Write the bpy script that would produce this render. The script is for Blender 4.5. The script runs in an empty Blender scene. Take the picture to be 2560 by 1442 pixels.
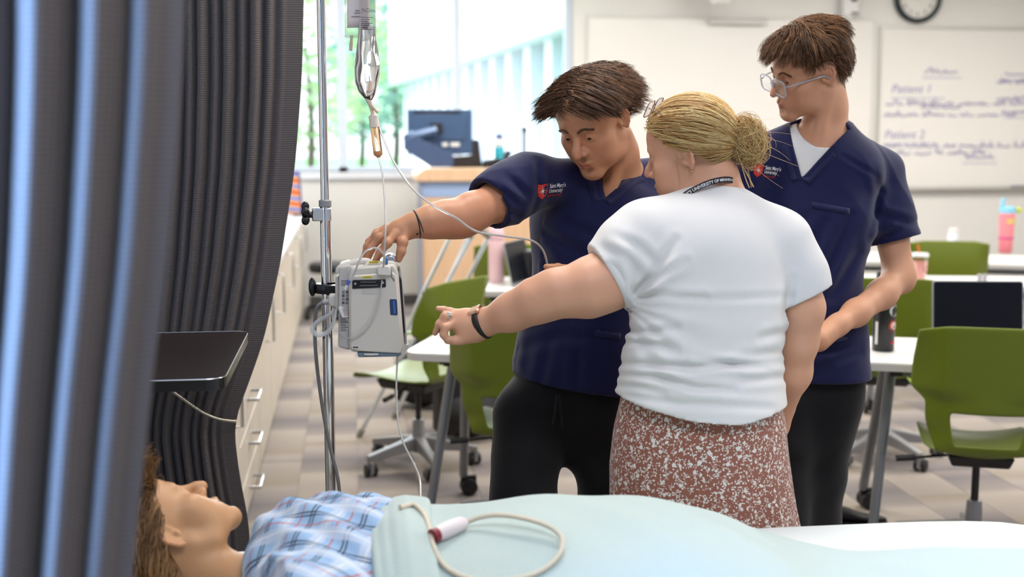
import bpy, bmesh, math, random
import numpy as np
from mathutils import Vector, Matrix, Euler
from mathutils.bvhtree import BVHTree
random.seed(7); np.random.seed(7)
scene = bpy.context.scene
COL = scene.collection
PI = math.pi

# ------------------------------------------------------------------ camera
F_PX, YAW, PITCH, EYE = 3000.0, math.radians(7.6), math.atan(391 / 3000.0), Vector((0, 0, 1.6))
cam_d = bpy.data.cameras.new('camera'); cam = bpy.data.objects.new('camera', cam_d); COL.objects.link(cam)
cam_d.sensor_width = 36; cam_d.lens = 36 * F_PX / 2560; cam_d.clip_end = 300; cam_d.clip_start = .05
cam.location = EYE; cam.rotation_euler = (PI / 2 - PITCH, 0, -YAW)
cam_d.dof.use_dof = True; cam_d.dof.focus_distance = 2.95; cam_d.dof.aperture_fstop = 2.3
scene.camera = cam
FW = Vector((math.sin(YAW) * math.cos(PITCH), math.cos(YAW) * math.cos(PITCH), -math.sin(PITCH)))
RT = Vector((math.cos(YAW), -math.sin(YAW), 0)); UP = RT.cross(FW)
def ray(u, v): return FW + RT * ((u - 1280) / F_PX) + UP * ((721 - v) / F_PX)
def at(u, v, Y): r = ray(u, v); return EYE + r * (Y / r.y)          # a sight line met with a plane of constant depth in the room
def atz(u, v, Z): r = ray(u, v); return EYE + r * ((Z - EYE.z) / r.z)
def Q(u, v, d): return EYE + ray(u, v) * d

# ------------------------------------------------------------------ world, light, exposure
scene.view_settings.view_transform = 'Standard'; scene.view_settings.look = 'None'
scene.view_settings.exposure = 0.4; scene.view_settings.gamma = 1.0; scene.view_settings.use_curve_mapping = False
scene.cycles.max_bounces = 5; scene.cycles.diffuse_bounces = 2; scene.cycles.glossy_bounces = 2; scene.cycles.transmission_bounces = 6; scene.cycles.transparent_max_bounces = 14; scene.cycles.caustics_reflective = False; scene.cycles.caustics_refractive = False
w = bpy.data.worlds.new('world'); scene.world = w; w.use_nodes = True
bg = w.node_tree.nodes['Background']; bg.inputs[0].default_value = (.90, .95, 1.0, 1); bg.inputs[1].default_value = 2.1
def sun(name, rot, energy, color=(1, 1, 1), angle=.02):
    l = bpy.data.lights.new(name, 'SUN'); l.energy = energy; l.color = color; l.angle = angle
    o = bpy.data.objects.new(name, l); o.rotation_euler = rot; COL.objects.link(o); return o
sun('sun', (math.radians(35), 0, math.radians(-100)), 4.6, (1, .95, .86))
def area(name, loc, rot, sx, sy, energy, color):
    l = bpy.data.lights.new(name, 'AREA'); l.shape = 'RECTANGLE'; l.size = sx; l.size_y = sy; l.energy = energy; l.color = color
    o = bpy.data.objects.new(name, l); o.location = loc; o.rotation_euler = rot; COL.objects.link(o); return o
for i, (x, y) in enumerate([(.6, .6), (.6, 3.2), (.6, 5.8), (.6, 8.6), (3.2, .6), (3.2, 3.2), (3.2, 5.8), (3.2, 8.6), (5.6, 3.2), (5.6, 5.8), (5.6, 8.6)]):
    area('ceiling_panel_light', (x, y, 3.27), (0, 0, 0), 1.2, .6, {.6: 22, 3.2: 29, 5.8: 40, 8.6: 46}[y], (1, .955, .90))
area('daylight_side_window', (-1.0, .86, 1.75), (0, math.radians(-90), 0), 1.8, .7, 92, (.22, .47, 1.0))
area('daylight_far_window', (.5, 11.1, 2.1), (math.radians(-90), 0, 0), 2.6, 1.6, 60, (.86, .94, 1.0))

# ------------------------------------------------------------------ materials
def lin(c):
    f = lambda s: s / 12.92 if s <= .04045 else ((s + .055) / 1.055) ** 2.4
    return tuple(f(v / 255) for v in c) + (1,)
MATS = {}
def mat(name, rgb=(200, 200, 200), rough=.5, metal=0., noise=None, bump=None, **kw):
    """rgb in 0..255; noise=(scale, amount) mottles the colour; bump=(scale, strength) gives fine relief"""
    if name in MATS: return MATS[name]
    m = bpy.data.materials.new(name); m.use_nodes = True; MATS[name] = m
    nt = m.node_tree; b = nt.nodes['Principled BSDF']; c = lin(rgb)
    b.inputs['Base Color'].default_value = c; b.inputs['Roughness'].default_value = rough; b.inputs['Metallic'].default_value = metal
    for k, v in kw.items(): b.inputs[k].default_value = v
    tc = nt.nodes.new('ShaderNodeTexCoord') if noise or bump else None
    if noise:
        n = nt.nodes.new('ShaderNodeTexNoise'); n.inputs['Scale'].default_value = noise[0]; n.inputs['Detail'].default_value = 5
        nt.links.new(tc.outputs['Object'], n.inputs['Vector'])
        r = nt.nodes.new('ShaderNodeMapRange'); r.inputs['From Min'].default_value = .3; r.inputs['From Max'].default_value = .7
        r.inputs['To Min'].default_value = 1 - noise[1]; r.inputs['To Max'].default_value = 1 + noise[1]
        nt.links.new(n.outputs['Fac'], r.inputs['Value'])
        h = nt.nodes.new('ShaderNodeHueSaturation'); h.inputs['Color'].default_value = c
        nt.links.new(r.outputs['Result'], h.inputs['Value']); nt.links.new(h.outputs['Color'], b.inputs['Base Color'])
    if bump:
        n = nt.nodes.new('ShaderNodeTexNoise'); n.inputs['Scale'].default_value = bump[0]; n.inputs['Detail'].default_value = 3
        nt.links.new(tc.outputs['Object'], n.inputs['Vector'])
        bp = nt.nodes.new('ShaderNodeBump'); bp.inputs['Strength'].default_value = bump[1]; bp.inputs['Distance'].default_value = .002
        nt.links.new(n.outputs['Fac'], bp.inputs['Height']); nt.links.new(bp.outputs['Normal'], b.inputs['Normal'])
    return m
def nodes(name):
    m = bpy.data.materials.new(name); m.use_nodes = True; MATS[name] = m; nt = m.node_tree
    def N(t, **kw):
        n = nt.nodes.new('ShaderNode' + t)
        for k, v in kw.items():
            if k in n.inputs: n.inputs[k].default_value = v
            else: setattr(n, k, v)
        return n
    return m, nt, nt.nodes['Principled BSDF'], N, nt.links.new
def thin_clear(name, tint=(255, 255, 255), gloss=.12, rough=.02):
    """clear sheet: mostly passes light straight through, with a Fresnel sheen"""
    m, nt, b, N, L = nodes(name); nt.nodes.remove(b)
    t = N('BsdfTransparent', Color=lin(tint)); g = N('BsdfGlossy', Roughness=rough); lw = N('LayerWeight', Blend=gloss)
    mx = N('MixShader'); L(lw.outputs['Facing'], mx.inputs[0]); L(t.outputs[0], mx.inputs[1]); L(g.outputs[0], mx.inputs[2])
    L(mx.outputs[0], nt.nodes['Material Output'].inputs[0]); return m

# ------------------------------------------------------------------ mesh helpers
def frame(z, up=(0, 0, 1)):
    z = Vector(z).normalized(); u = Vector(up)
    if abs(z.dot(u)) > .98: u = Vector((1, 0, 0))
    x = u.cross(z).normalized(); y = z.cross(x); return x, y, z
def catmull(pts, n):
    P = np.array([list(p) for p in pts], float)
    if len(P) < 3: return [Vector(P[0] + (P[-1] - P[0]) * t) for t in np.linspace(0, 1, n)]
    P = np.vstack([2 * P[0] - P[1], P, 2 * P[-1] - P[-2]]); out = []
    for t in np.linspace(0, len(P) - 3 - 1e-6, n):
        i = int(t); f = t - i; a, b, c, d = P[i:i + 4]
        out.append(Vector(.5 * (2 * b + (c - a) * f + (2 * a - 5 * b + 4 * c - d) * f * f + (3 * b - a - 3 * c + d) * f ** 3)))
    return out
class MB:
    def __init__(s): s.v, s.f = [], []
    def add(s, v, f):
        n = len(s.v); s.v += [Vector(p) for p in v]; s.f += [tuple(i + n for i in q) for q in f]; return s
    def box(s, c, size, rot=None, taper=1.0):
        hx, hy, hz = size[0] / 2, size[1] / 2, size[2] / 2; c = Vector(c); R = rot.to_matrix() if isinstance(rot, Euler) else (rot or Matrix.Identity(3))
        p = [c + R @ Vector((x * hx * (taper if z > 0 else 1), y * hy * (taper if z > 0 else 1), z * hz)) for z in (-1, 1) for y in (-1, 1) for x in (-1, 1)]
        return s.add(p, [(0, 2, 3, 1), (4, 5, 7, 6), (0, 1, 5, 4), (2, 6, 7, 3), (0, 4, 6, 2), (1, 3, 7, 5)])
    def bb(s, a, b):
        return s.box([(a[i] + b[i]) / 2 for i in range(3)], [abs(b[i] - a[i]) for i in range(3)])
    def tube(s, pts, r, n=10, cap=True, up=(0, 0, 1), flat=1.0):
        pts = [Vector(p) for p in pts]; m = len(pts); ring = []; v = []; prev = None
        for i, p in enumerate(pts):
            t = (pts[min(i + 1, m - 1)] - pts[max(i - 1, 0)])
            if t.length < 1e-9: t = Vector((0, 0, 1))
            t.normalize()
            if prev is None: x, y, _ = frame(t, up)
            else:
                x = prev - t * prev.dot(t)
                x = x.normalized() if x.length > 1e-6 else frame(t, up)[0]
                y = t.cross(x)
            prev = x; ri = r(i / max(1, m - 1)) if callable(r) else r
            v += [p + (x * math.cos(a) + y * math.sin(a) * flat) * ri for a in [2 * PI * k / n for k in range(n)]]
        f = [(i * n + k, i * n + (k + 1) % n, (i + 1) * n + (k + 1) % n, (i + 1) * n + k) for i in range(m - 1) for k in range(n)]
        if cap: f += [tuple(range(n - 1, -1, -1)), tuple(range((m - 1) * n, m * n))]
        return s.add(v, f)
    def cyl(s, a, b, r, r2=None, n=20):
        r2 = r if r2 is None else r2; return s.tube([a, b], lambda t: r + (r2 - r) * t, n)
    def lathe(s, prof, n=28, o=(0, 0, 0), z=(0, 0, 1), cap=True):
        x, y, z = frame(z); o = Vector(o)
        v = [o + z * h + (x * math.cos(2 * PI * k / n) + y * math.sin(2 * PI * k / n)) * max(r, 1e-5) for r, h in prof for k in range(n)]
        f = [(i * n + k, i * n + (k + 1) % n, (i + 1) * n + (k + 1) % n, (i + 1) * n + k) for i in range(len(prof) - 1) for k in range(n)]
        if cap: f += [tuple(range(n - 1, -1, -1)), tuple(range((len(prof) - 1) * n, len(prof) * n))]
        return s.add(v, f)
    def prism(s, poly, d, o=(0, 0, 0), x=(1, 0, 0), y=(0, 1, 0)):
        x, y, o = Vector(x), Vector(y), Vector(o); z = x.cross(y).normalized(); n = len(poly)
        p = [o + x * a + y * b for a, b in poly]; v = p + [q + z * d for q in p]
        return s.add(v, [tuple(range(n - 1, -1, -1)), tuple(range(n, 2 * n))] + [(i, (i + 1) % n, n + (i + 1) % n, n + i) for i in range(n)])
    def grid(s, fn, nu, nv, skip=None, wrap=False):
        v = [fn(i / nu, j / nv) for j in range(nv + 1) for i in range(nu + 1)]
        f = [(j * (nu + 1) + i, j * (nu + 1) + i + 1, (j + 1) * (nu + 1) + i + 1, (j + 1) * (nu + 1) + i) for j in range(nv) for i in range(nu) if not (skip and skip((i + .5) / nu, (j + .5) / nv))]
        return s.add(v, f)
    def ball(s, c, r, n=14, m=9):
        r = (r, r, r) if not hasattr(r, '__len__') else r; c = Vector(c)
        v = [c + Vector((r[0] * math.sin(PI * j / m) * math.cos(2 * PI * k / n), r[1] * math.sin(PI * j / m) * math.sin(2 * PI * k / n), -r[2] * math.cos(PI * j / m))) for j in range(m + 1) for k in range(n)]
        return s.add(v, [(j * n + k, j * n + (k + 1) % n, (j + 1) * n + (k + 1) % n, (j + 1) * n + k) for j in range(m) for k in range(n)])
    def torus(s, c, R, r, z=(0, 0, 1), n=28, m=8, a0=0, a1=2 * PI):
        x, y, z = frame(z); c = Vector(c); full = a1 - a0 > 6.2
        pts = [c + (x * math.cos(a0 + (a1 - a0) * k / n) + y * math.sin(a0 + (a1 - a0) * k / n)) * R for k in range(n + 1)]
        return s.tube(pts, r, m, cap=not full)
    def xf(s, M): s.v = [M @ p for p in s.v]; return s
    def build(s, name, material, parent=None, bevel=0, smooth=40, world=False, solid=0, subsurf=0):
        me = bpy.data.meshes.new(name); off = Vector(parent_origin(parent)) if (world and parent) else Vector((0, 0, 0))
        me.from_pydata([tuple(p - off) for p in s.v], [], s.f); me.update()
        return obj(name, me, material, parent, bevel, smooth, solid, subsurf)
def parent_origin(p):
    o = Vector((0, 0, 0))
    while p: o += p.location; p = p.parent
    return o
def obj(name, me, material, parent=None, bevel=0, smooth=40, solid=0, subsurf=0):
    if smooth:
        me.polygons.foreach_set('use_smooth', [True] * len(me.polygons))
        if smooth < 180: me.set_sharp_from_angle(angle=math.radians(smooth))
    for m in (material if isinstance(material, (list, tuple)) else [material]): me.materials.append(m)
    o = bpy.data.objects.new(name, me); COL.objects.link(o); o.parent = parent
    if solid: md = o.modifiers.new('solid', 'SOLIDIFY'); md.thickness = solid; md.offset = 0
    if bevel: md = o.modifiers.new('bevel', 'BEVEL'); md.width = bevel; md.segments = 2; md.limit_method = 'ANGLE'; md.angle_limit = math.radians(40)
    if subsurf: md = o.modifiers.new('sub', 'SUBSURF'); md.levels = subsurf; md.render_levels = subsurf
    return o
def tag(o, label, cat, group=None):
    o['label'] = label; o['category'] = cat
    if group: o['group'] = group
    return o
def thing(name, label, cat, loc=(0, 0, 0), rz=0, group=None):
    o = bpy.data.objects.new(name, None); o.empty_display_size = .05; COL.objects.link(o); o.location = loc; o.rotation_euler = (0, 0, rz)
    return tag(o, label, cat, group)
def struct(o): o['kind'] = 'structure'; return o
def copy_tree(o, parent=None):
    c = o.copy(); COL.objects.link(c); c.parent = parent
    for ch in [k for k in o.children]: copy_tree(ch, c)
    return c
def text_mesh(txt, size, extrude=.0003, spacing=1.0, shear=0., bold=0.):
    cu = bpy.data.curves.new('t', 'FONT'); cu.body = txt; cu.size = size; cu.extrude = extrude; cu.space_character = spacing; cu.shear = shear; cu.offset = bold; cu.resolution_u = 2
    o = bpy.data.objects.new('t', cu); COL.objects.link(o); bpy.context.view_layer.update()
    dg = bpy.context.evaluated_depsgraph_get(); me = bpy.data.meshes.new_from_object(o.evaluated_get(dg))
    v = [p.co.copy() for p in me.vertices]; f = [tuple(p.vertices) for p in me.polygons]
    bpy.data.objects.remove(o); bpy.data.curves.remove(cu); bpy.data.meshes.remove(me)
    return v, f
# ------------------------------------------------------------------ room shell
YF, XL, XR, YB, ZC = 11.16, -1.05, 7.6, -3.6, 3.3
WALL = mat('wall_paint', (238, 236, 231), .6, noise=(2, .012), bump=(140, .05))
def slab(name, a, b, m, kind=True, parent=None, bevel=0):
    o = MB().bb(a, b).build(name, m, parent, bevel=bevel, world=bool(parent))
    if kind and not parent: struct(o)
    return o
wx0, wx1, wz0, wz1 = -.86, 2.06, 1.235, 3.02
far = MB().bb((XL - .1, YF, -.1), (XR + .1, YF + .2, wz0)).bb((XL - .1, YF, wz1), (XR + .1, YF + .2, ZC + .1)).bb((XL - .1, YF, wz0), (wx0, YF + .2, wz1)).bb((wx1, YF, wz0), (XR + .1, YF + .2, wz1))
struct(far.build('wall_far', WALL, smooth=0))
lw = MB().bb((XL - .15, 1.26, -.1), (XL, YF, ZC)).bb((XL - .15, YB, -.1), (XL, .46, ZC)).bb((XL - .15, .46, -.1), (XL, 1.26, .85)).bb((XL - .15, .46, 2.75), (XL, 1.26, ZC))
struct(lw.build('wall_left', WALL, smooth=0))
slab('wall_right', (XR, YB, -.1), (XR + .15, YF, ZC), WALL)
slab('wall_back', (XL - .15, YB - .15, -.1), (XR + .15, YB, ZC), WALL)
slab('ceiling', (XL - .15, YB - .15, ZC), (XR + .15, YF + .2, ZC + .15), mat('ceiling_paint', (240, 239, 235), .8))
slab('baseboard_far', (-.4, YF - .012, 0), (XR, YF, .095), mat('rubber_base', (92, 90, 90), .6))
slab('baseboard_right', (XR - .012, YB, 0), (XR, YF - .02, .095), MATS['rubber_base'])

# carpet: a backing slab with separate planks laid in staggered columns
floor = slab('floor', (XL - .15, YB - .15, -.1), (XR + .15, YF + .2, -.004), mat('carpet_backing', (150, 142, 138), .95))
m, nt, b, N, L = nodes('carpet_plank'); b.inputs['Roughness'].default_value = .97; b.inputs['Specular IOR Level'].default_value = .1
oi = N('ObjectInfo'); tc = N('TexCoord'); sx = N('SeparateXYZ'); L(tc.outputs['Object'], sx.inputs[0])
mr = N('MapRange', **{'From Min': -.5, 'From Max': .5}); L(sx.outputs['Y'], mr.inputs['Value'])
mm = N('Math', operation='MULTIPLY_ADD'); L(oi.outputs['Random'], mm.inputs[0]); mm.inputs[1].default_value = 7.0; L(mr.outputs['Result'], mm.inputs[2])
fr = N('Math', operation='FRACT'); L(mm.outputs[0], fr.inputs[0])
cr = N('ValToRGB'); L(fr.outputs[0], cr.inputs[0]); e = cr.color_ramp.elements
for p, c in [(0, (164, 155, 148)), (.25, (176, 166, 157)), (.32, (150, 142, 138)), (.5, (132, 126, 127)), (.56, (144, 136, 135)), (.74, (168, 159, 152)), (.82, (158, 147, 134)), (1, (164, 155, 148))]:
    el = e[0] if p == 0 else e[len(e) - 1] if p == 1 else e.new(p); el.color = lin(c)
nz = N('TexNoise', Scale=260.0, Detail=4.0); L(tc.outputs['Object'], nz.inputs['Vector'])
nm = N('MapRange', **{'From Min': .3, 'From Max': .7, 'To Min': .86, 'To Max': 1.1}); L(nz.outputs['Fac'], nm.inputs['Value'])
hs = N('HueSaturation'); L(cr.outputs[0], hs.inputs['Color']); L(nm.outputs['Result'], hs.inputs['Value']); L(hs.outputs[0], b.inputs['Base Color'])
bp = N('Bump', Strength=.6, Distance=.003); L(nz.outputs['Fac'], bp.inputs['Height']); L(bp.outputs[0], b.inputs['Normal'])
pm = bpy.data.meshes.new('plank'); tb = MB().box((0, 0, -.002), (.2675, .9975, .004)); pm.from_pydata([tuple(v) for v in tb.v], [], tb.f); pm.materials.append(m)
k = 0
for i in range(24):
    for j in range(9):
        x, y = -.398 + .27 * i, 3.3 + (i * .37) % 1 + j
        if y > YF - .1: continue
        o = bpy.data.objects.new('carpet_plank', pm); COL.objects.link(o); o.parent = floor; o.location = (x, y, 0)

# ------------------------------------------------------------------ far window
FRM = mat('window_frame', (214, 222, 236), .45)
PANE = thin_clear('window_glass', (248, 253, 255), .05)
win = struct(thing('window_1', '', 'x', ((wx0 + wx1) / 2, YF + .08, wz0))); del win['label']; del win['category']
def wpart(name, a, b, m=FRM): return MB().bb(a, b).build(name, m, win, world=True, bevel=.004)
for i, (x, wd) in enumerate([(wx0 + .03, .06), (-.07, .085), (.985, .07), (wx1 - .035, .07)]): wpart('mullion', (x - wd / 2, YF + .03, wz0), (x + wd / 2, YF + .13, wz1))
wpart('window_frame', (wx0, YF + .03, wz0), (wx1, YF + .13, wz0 + .05)); wpart('window_frame', (wx0, YF + .03, wz1 - .05), (wx1, YF + .13, wz1))
wpart('window_sill', (wx0 - .03, YF - .05, wz0 - .06), (wx1 + .03, YF + .05, wz0), mat('sill', (236, 238, 242), .4))
for a, b_ in [(-.83, -.11), (-.03, .95), (1.02, 1.99)]: wpart('pane', (a, YF + .078, wz0 + .05), (b_, YF + .084, wz1 - .05), PANE)
# side window beside the bed bay (daylight comes in here)
w2 = struct(thing('window_2', '', 'x', (XL, .86, .85))); del w2['label']; del w2['category']
for a, b_ in [((XL - .1, .46, .85), (XL - .03, 1.26, .91)), ((XL - .1, .46, 2.69), (XL - .03, 1.26, 2.75)), ((XL - .1, .46, .9), (XL - .03, .51, 2.7)), ((XL - .1, 1.21, .9), (XL - .03, 1.26, 2.7))]:
    MB().bb(a, b_).build('window_frame', FRM, w2, world=True)
for a, b_ in [(.51, 1.21)]: MB().bb((XL - .07, a, .91), (XL - .064, b_, 2.69)).build('pane', PANE, w2, world=True)

# ------------------------------------------------------------------ outdoors
slab('lawn', (-40, YF + .3, -.35), (60, 90, -.25), mat('lawn_grass', (120, 190, 120), .9, noise=(3, .18)))
slab('drive', (-40, 17.2, -.26), (9, 34, -.235), mat('pale_concrete', (238, 236, 228), .8, noise=(.6, .03)))
slab('path', (-40, 39, -.26), (30, 43, -.235), MATS['pale_concrete'])
def tree(loc, h, rad, label, tone):
    t = thing('tree', label, 'tree', loc, group='trees beyond the drive')
    MB().tube(catmull([(0, 0, 0), (.1, 0, h * .25), (-.05, .1, h * .55)], 8), lambda s: .16 * (1 - .6 * s), 8).build('trunk', mat('bark', (96, 84, 72), .9), t)
    rng = np.random.RandomState(int(h * 100)); bm = MB()
    for i in range(1100):
        d = rng.normal(size=3); d /= np.linalg.norm(d); r = rad * rng.uniform(.5, 1.0) ** .5; c = Vector((d[0] * r, d[1] * r, h * .54 + d[2] * r * 1.25))
        x, y, z = frame(rng.normal(size=3)); sz = rng.uniform(.14, .3) * rad * .35
        bm.add([c - x * sz, c + y * sz * .6, c + x * sz, c - y * sz * .6], [(0, 1, 2, 3)])
    fo = bm.build('foliage', tone, t, smooth=0); fo['kind'] = 'stuff'
GA, GB = mat('leaves_bluish', (140, 180, 170), .8, noise=(.8, .3)), mat('leaves_fresh', (188, 214, 168), .8, noise=(.8, .25))
for u, v, d, h, r, lab, g in [(985, 245, 44, 8.2, 2.2, 'rounded tree standing left of the office wing, behind the drip bag', GA), (900, 250, 52, 7.6, 2.1, 'darker tree half hidden behind the filled drip bag', GA),
                              (770, 250, 40, 8.6, 2.8, 'pale sunlit tree seen just right of the grey curtain edge', GB), (1045, 252, 64, 9.4, 2.5, 'far tree beside the end of the office wing', GB)]:
    p = Q(u, v, d); tree((p.x, p.y, -.3), h, r, lab, g)
# the wing of the building opposite: plinth, pilasters, window bays, parapet
ang = math.radians(4.4); bl = thing('office_building', 'white office wing with a long row of tall windows outside', 'building', (3.35, 14.0, -.3), ang)
BW = mat('building_white', (226, 232, 240), .7)
MB().bb((0, -2, 0), (4, 24, 1.15)).build('plinth', BW, bl)
MB().bb((-.25, -2, 3.35), (4, 24.2, 6.2)).build('parapet', BW, bl); MB().bb((-.32, -2, 3.28), (0, 24.2, 3.4)).build('gutter', mat('gutter', (160, 178, 180), .5), bl)
MB().bb((.5, -2, 1.1), (4, 24, 3.4)).build('wall', mat('building_inner', (205, 214, 228), .7), bl)
BG = mat('building_glass', (160, 180, 216), .35)
for i in range(17):
    y = -1.8 + i * 1.5
    MB().bb((0, y, 1.15), (.55, y + .42, 3.35)).build('pilaster', BW, bl)
    if i < 16:
        wn = MB().bb((.3, y + .42, 1.2), (.36, y + 1.5, 3.3)).build('window', BG, bl)
        MB().bb((.26, y + .92, 1.2), (.31, y + .98, 3.3)).bb((.26, y + .42, 2.55), (.31, y + 1.5, 2.61)).build('window_bar', BW, wn)
# ------------------------------------------------------------------ cabinets along the left wall
m, nt, b, N, L = nodes('cabinet_laminate'); b.inputs['Roughness'].default_value = .42
tc = N('TexCoord'); mp = N('Mapping'); mp.inputs['Scale'].default_value = (30, 30, 1.5); L(tc.outputs['Object'], mp.inputs[0])
nz = N('TexNoise', Scale=3.0, Detail=6.0); L(mp.outputs[0], nz.inputs['Vector']); cr = N('ValToRGB'); L(nz.outputs['Fac'], cr.inputs[0])
cr.color_ramp.elements[0].color = lin((198, 186, 170)); cr.color_ramp.elements[1].color = lin((224, 214, 200)); L(cr.outputs[0], b.inputs['Base Color'])
LAM = m; STEEL = mat('brushed_steel', (200, 200, 200), .28, 1.0); DARKM = mat('dark_plastic', (28, 29, 33), .4); CHROME = mat('chrome', (225, 226, 228), .08, 1.0)
def bar_handle(parent, a, b_, out, r=.006):
    a, b_, out = Vector(a), Vector(b_), Vector(out)
    return MB().tube([a, a + out, b_ + out, b_], r, 8).build('handle', STEEL, parent, world=True)
units = [(3.75, 4.5, 'doors', 'cabinet nearest the curtain'), (4.5, 5.45, 'drawers', 'cabinet of three drawers beside the grey curtain'), (5.45, 6.25, 'doors', 'beige cabinet next to the drawer unit'), (6.25, 7.2, 'doors', 'third beige cabinet beyond the drawer unit'),
         (7.2, 8.35, 'doors', 'beige cabinet in the middle of the wall run'), (8.35, 9.6, 'doors', 'second to last beige cabinet towards the window'), (9.6, 10.8, 'doors', 'last beige cabinet under the window end of the worktop')]
for y0, y1, kind, lab in units:
    t = thing('base_cabinet', lab + ', pale wood laminate', 'cabinet', (-.74, (y0 + y1) / 2, 0), group='base cabinets along the wall')
    MB().bb((XL + .005, y0 + .003, .09), (-.455, y1 - .003, .87)).build('body', LAM, t, world=True)
    MB().bb((XL + .05, y0 + .003, 0), (-.5, y1 - .003, .09)).build('plinth', mat('plinth_dark', (90, 86, 82), .6), t, world=True)
    if kind == 'drawers':
        for z0, z1 in [(.10, .235), (.245, .42), (.43, .60), (.61, .865)]:
            d = MB().bb((-.455, y0 + .006, z0), (-.432, y1 - .006, z1)).build('drawer', LAM, t, world=True, bevel=.003)
            zc = z1 - .07; bar_handle(d, (-.432, 4.84, zc), (-.432, 5.02, zc), (.042, 0, 0), .007)
    else:
        d = MB().bb((-.455, y0 + .006, .10), (-.432, y1 - .006, .865)).build('door', LAM, t, world=True, bevel=.003)
        bar_handle(d, (-.432, y1 - .32, .58), (-.432, y1 - .32, .80), (.04, 0, 0), .007)
wt = MB().bb((XL + .002, 3.72, .872), (-.40, 10.85, .91)).build('worktop', mat('worktop_white', (236, 237, 240), .3), bevel=.004)
tag(wt, 'long white worktop running over the beige cabinets', 'worktop')
# colourful tablet standing on the worktop
p = at(738, 440, 10.1)
t = thing('tablet', 'tablet with an orange and blue swirl propped on the worktop', 'tablet', (p.x - .04, 10.1, .91))
MB().box((0, 0, .19), (.18, .02, .36), Euler((.12, 0, -.3))).build('case', mat('tablet_case', (60, 50, 110), .4), t, bevel=.006)
m, nt, b, N, L = nodes('tablet_picture'); tc = N('TexCoord'); wv = N('TexWave', Scale=3.2, Distortion=5.0); wv.wave_type = 'RINGS'; L(tc.outputs['Object'], wv.inputs['Vector']); cr = N('ValToRGB'); L(wv.outputs['Fac'], cr.inputs[0])
for i, (pp, c) in enumerate([(0, (225, 80, 60)), (.45, (250, 170, 60)), (.6, (250, 200, 90)), (.75, (120, 190, 235)), (1, (120, 80, 190))]):
    el = cr.color_ramp.elements[0] if pp == 0 else cr.color_ramp.elements[len(cr.color_ramp.elements) - 1] if pp == 1 else cr.color_ramp.elements.new(pp); el.color = lin(c)
L(cr.outputs[0], b.inputs['Base Color']); b.inputs['Roughness'].default_value = .3
MB().box((-.003, -.012, .19), (.16, .004, .34), Euler((.12, 0, -.3))).build('screen', m, t)
MB().box((.06, .06, .05), (.10, .09, .1)).build('stand', DARKM, t, bevel=.01)
# dark stool base pushed under the end of the worktop
st = thing('stool', 'dark rolling stool at the far end of the cabinets', 'stool', (-.2, 10.45, 0))
MB().lathe([(.02, .40), (.17, .40), (.18, .42), (.18, .46), (.16, .48), (.02, .485)]).build('seat', DARKM, st); MB().cyl((0, 0, .08), (0, 0, .4), .025).build('column', DARKM, st)
for k in range(5):
    a = k * 2 * PI / 5; MB().tube([(0, 0, .1), (.24 * math.cos(a), .24 * math.sin(a), .07)], .02, 8).build('foot', DARKM, st); MB().ball((.24 * math.cos(a), .24 * math.sin(a), .032), (.03, .03, .032)).build('caster', DARKM, st)

# ------------------------------------------------------------------ boards, clock and devices on the far wall
BRD = mat('board_enamel', (243, 240, 235), .22); ALU = mat('aluminium', (206, 203, 196), .35, .6)
def board(name, label, x0, x1, z0, z1, fr, tray):
    t = thing(name, label, 'whiteboard', ((x0 + x1) / 2, YF, z0))
    MB().bb((x0, YF - .018, z0), (x1, YF - .001, z1)).build('panel', BRD, t, world=True)
    for a, b_ in [((x0 - fr, YF - .025, z1), (x1 + fr, YF - .001, z1 + fr)), ((x0 - fr, YF - .025, z0 - fr), (x1 + fr, YF - .001, z0)), ((x0 - fr, YF - .025, z0), (x0, YF - .001, z1)), ((x1, YF - .025, z0), (x1 + fr, YF - .001, z1))]:
        MB().bb(a, b_).build('frame', ALU if tray else mat('board_edge', (226, 224, 219), .4), t, world=True)
    if tray: MB().bb((x0, YF - .09, z0 - .03), (x1, YF - .018, z0 - .012)).build('tray', ALU, t, world=True, bevel=.004)
    return t
board('projection_board', 'wide blank white projection board on the far wall', 2.2, 4.98, .98, 2.65, .014, False)
wbd = board('whiteboard', 'whiteboard with violet handwriting under the wall clock', 5.07, 7.5, 1.07, 2.58, .022, True)
INK = mat('marker_ink', (150, 142, 196), .6)
def scribble(x, z, n, size, seed, slope=0.):
    rng = np.random.RandomState(seed); bm = MB(); cx = x
    for w_ in n:
        pts = []; 
        for i in range(w_ * 4 + 1):
            pts.append((cx + i * size * .16 + rng.uniform(-.06, .06) * size, YF - .0205, z + slope * (cx - x) + size * (rng.uniform(.0, .45) if i % 2 else rng.uniform(-.1, .12)) + (size * .5 if rng.rand() < .12 else 0)))
        bm.tube(pts, .0058, 4); cx += w_ * 4 * size * .16 + size * .55
    return bm, cx
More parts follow.
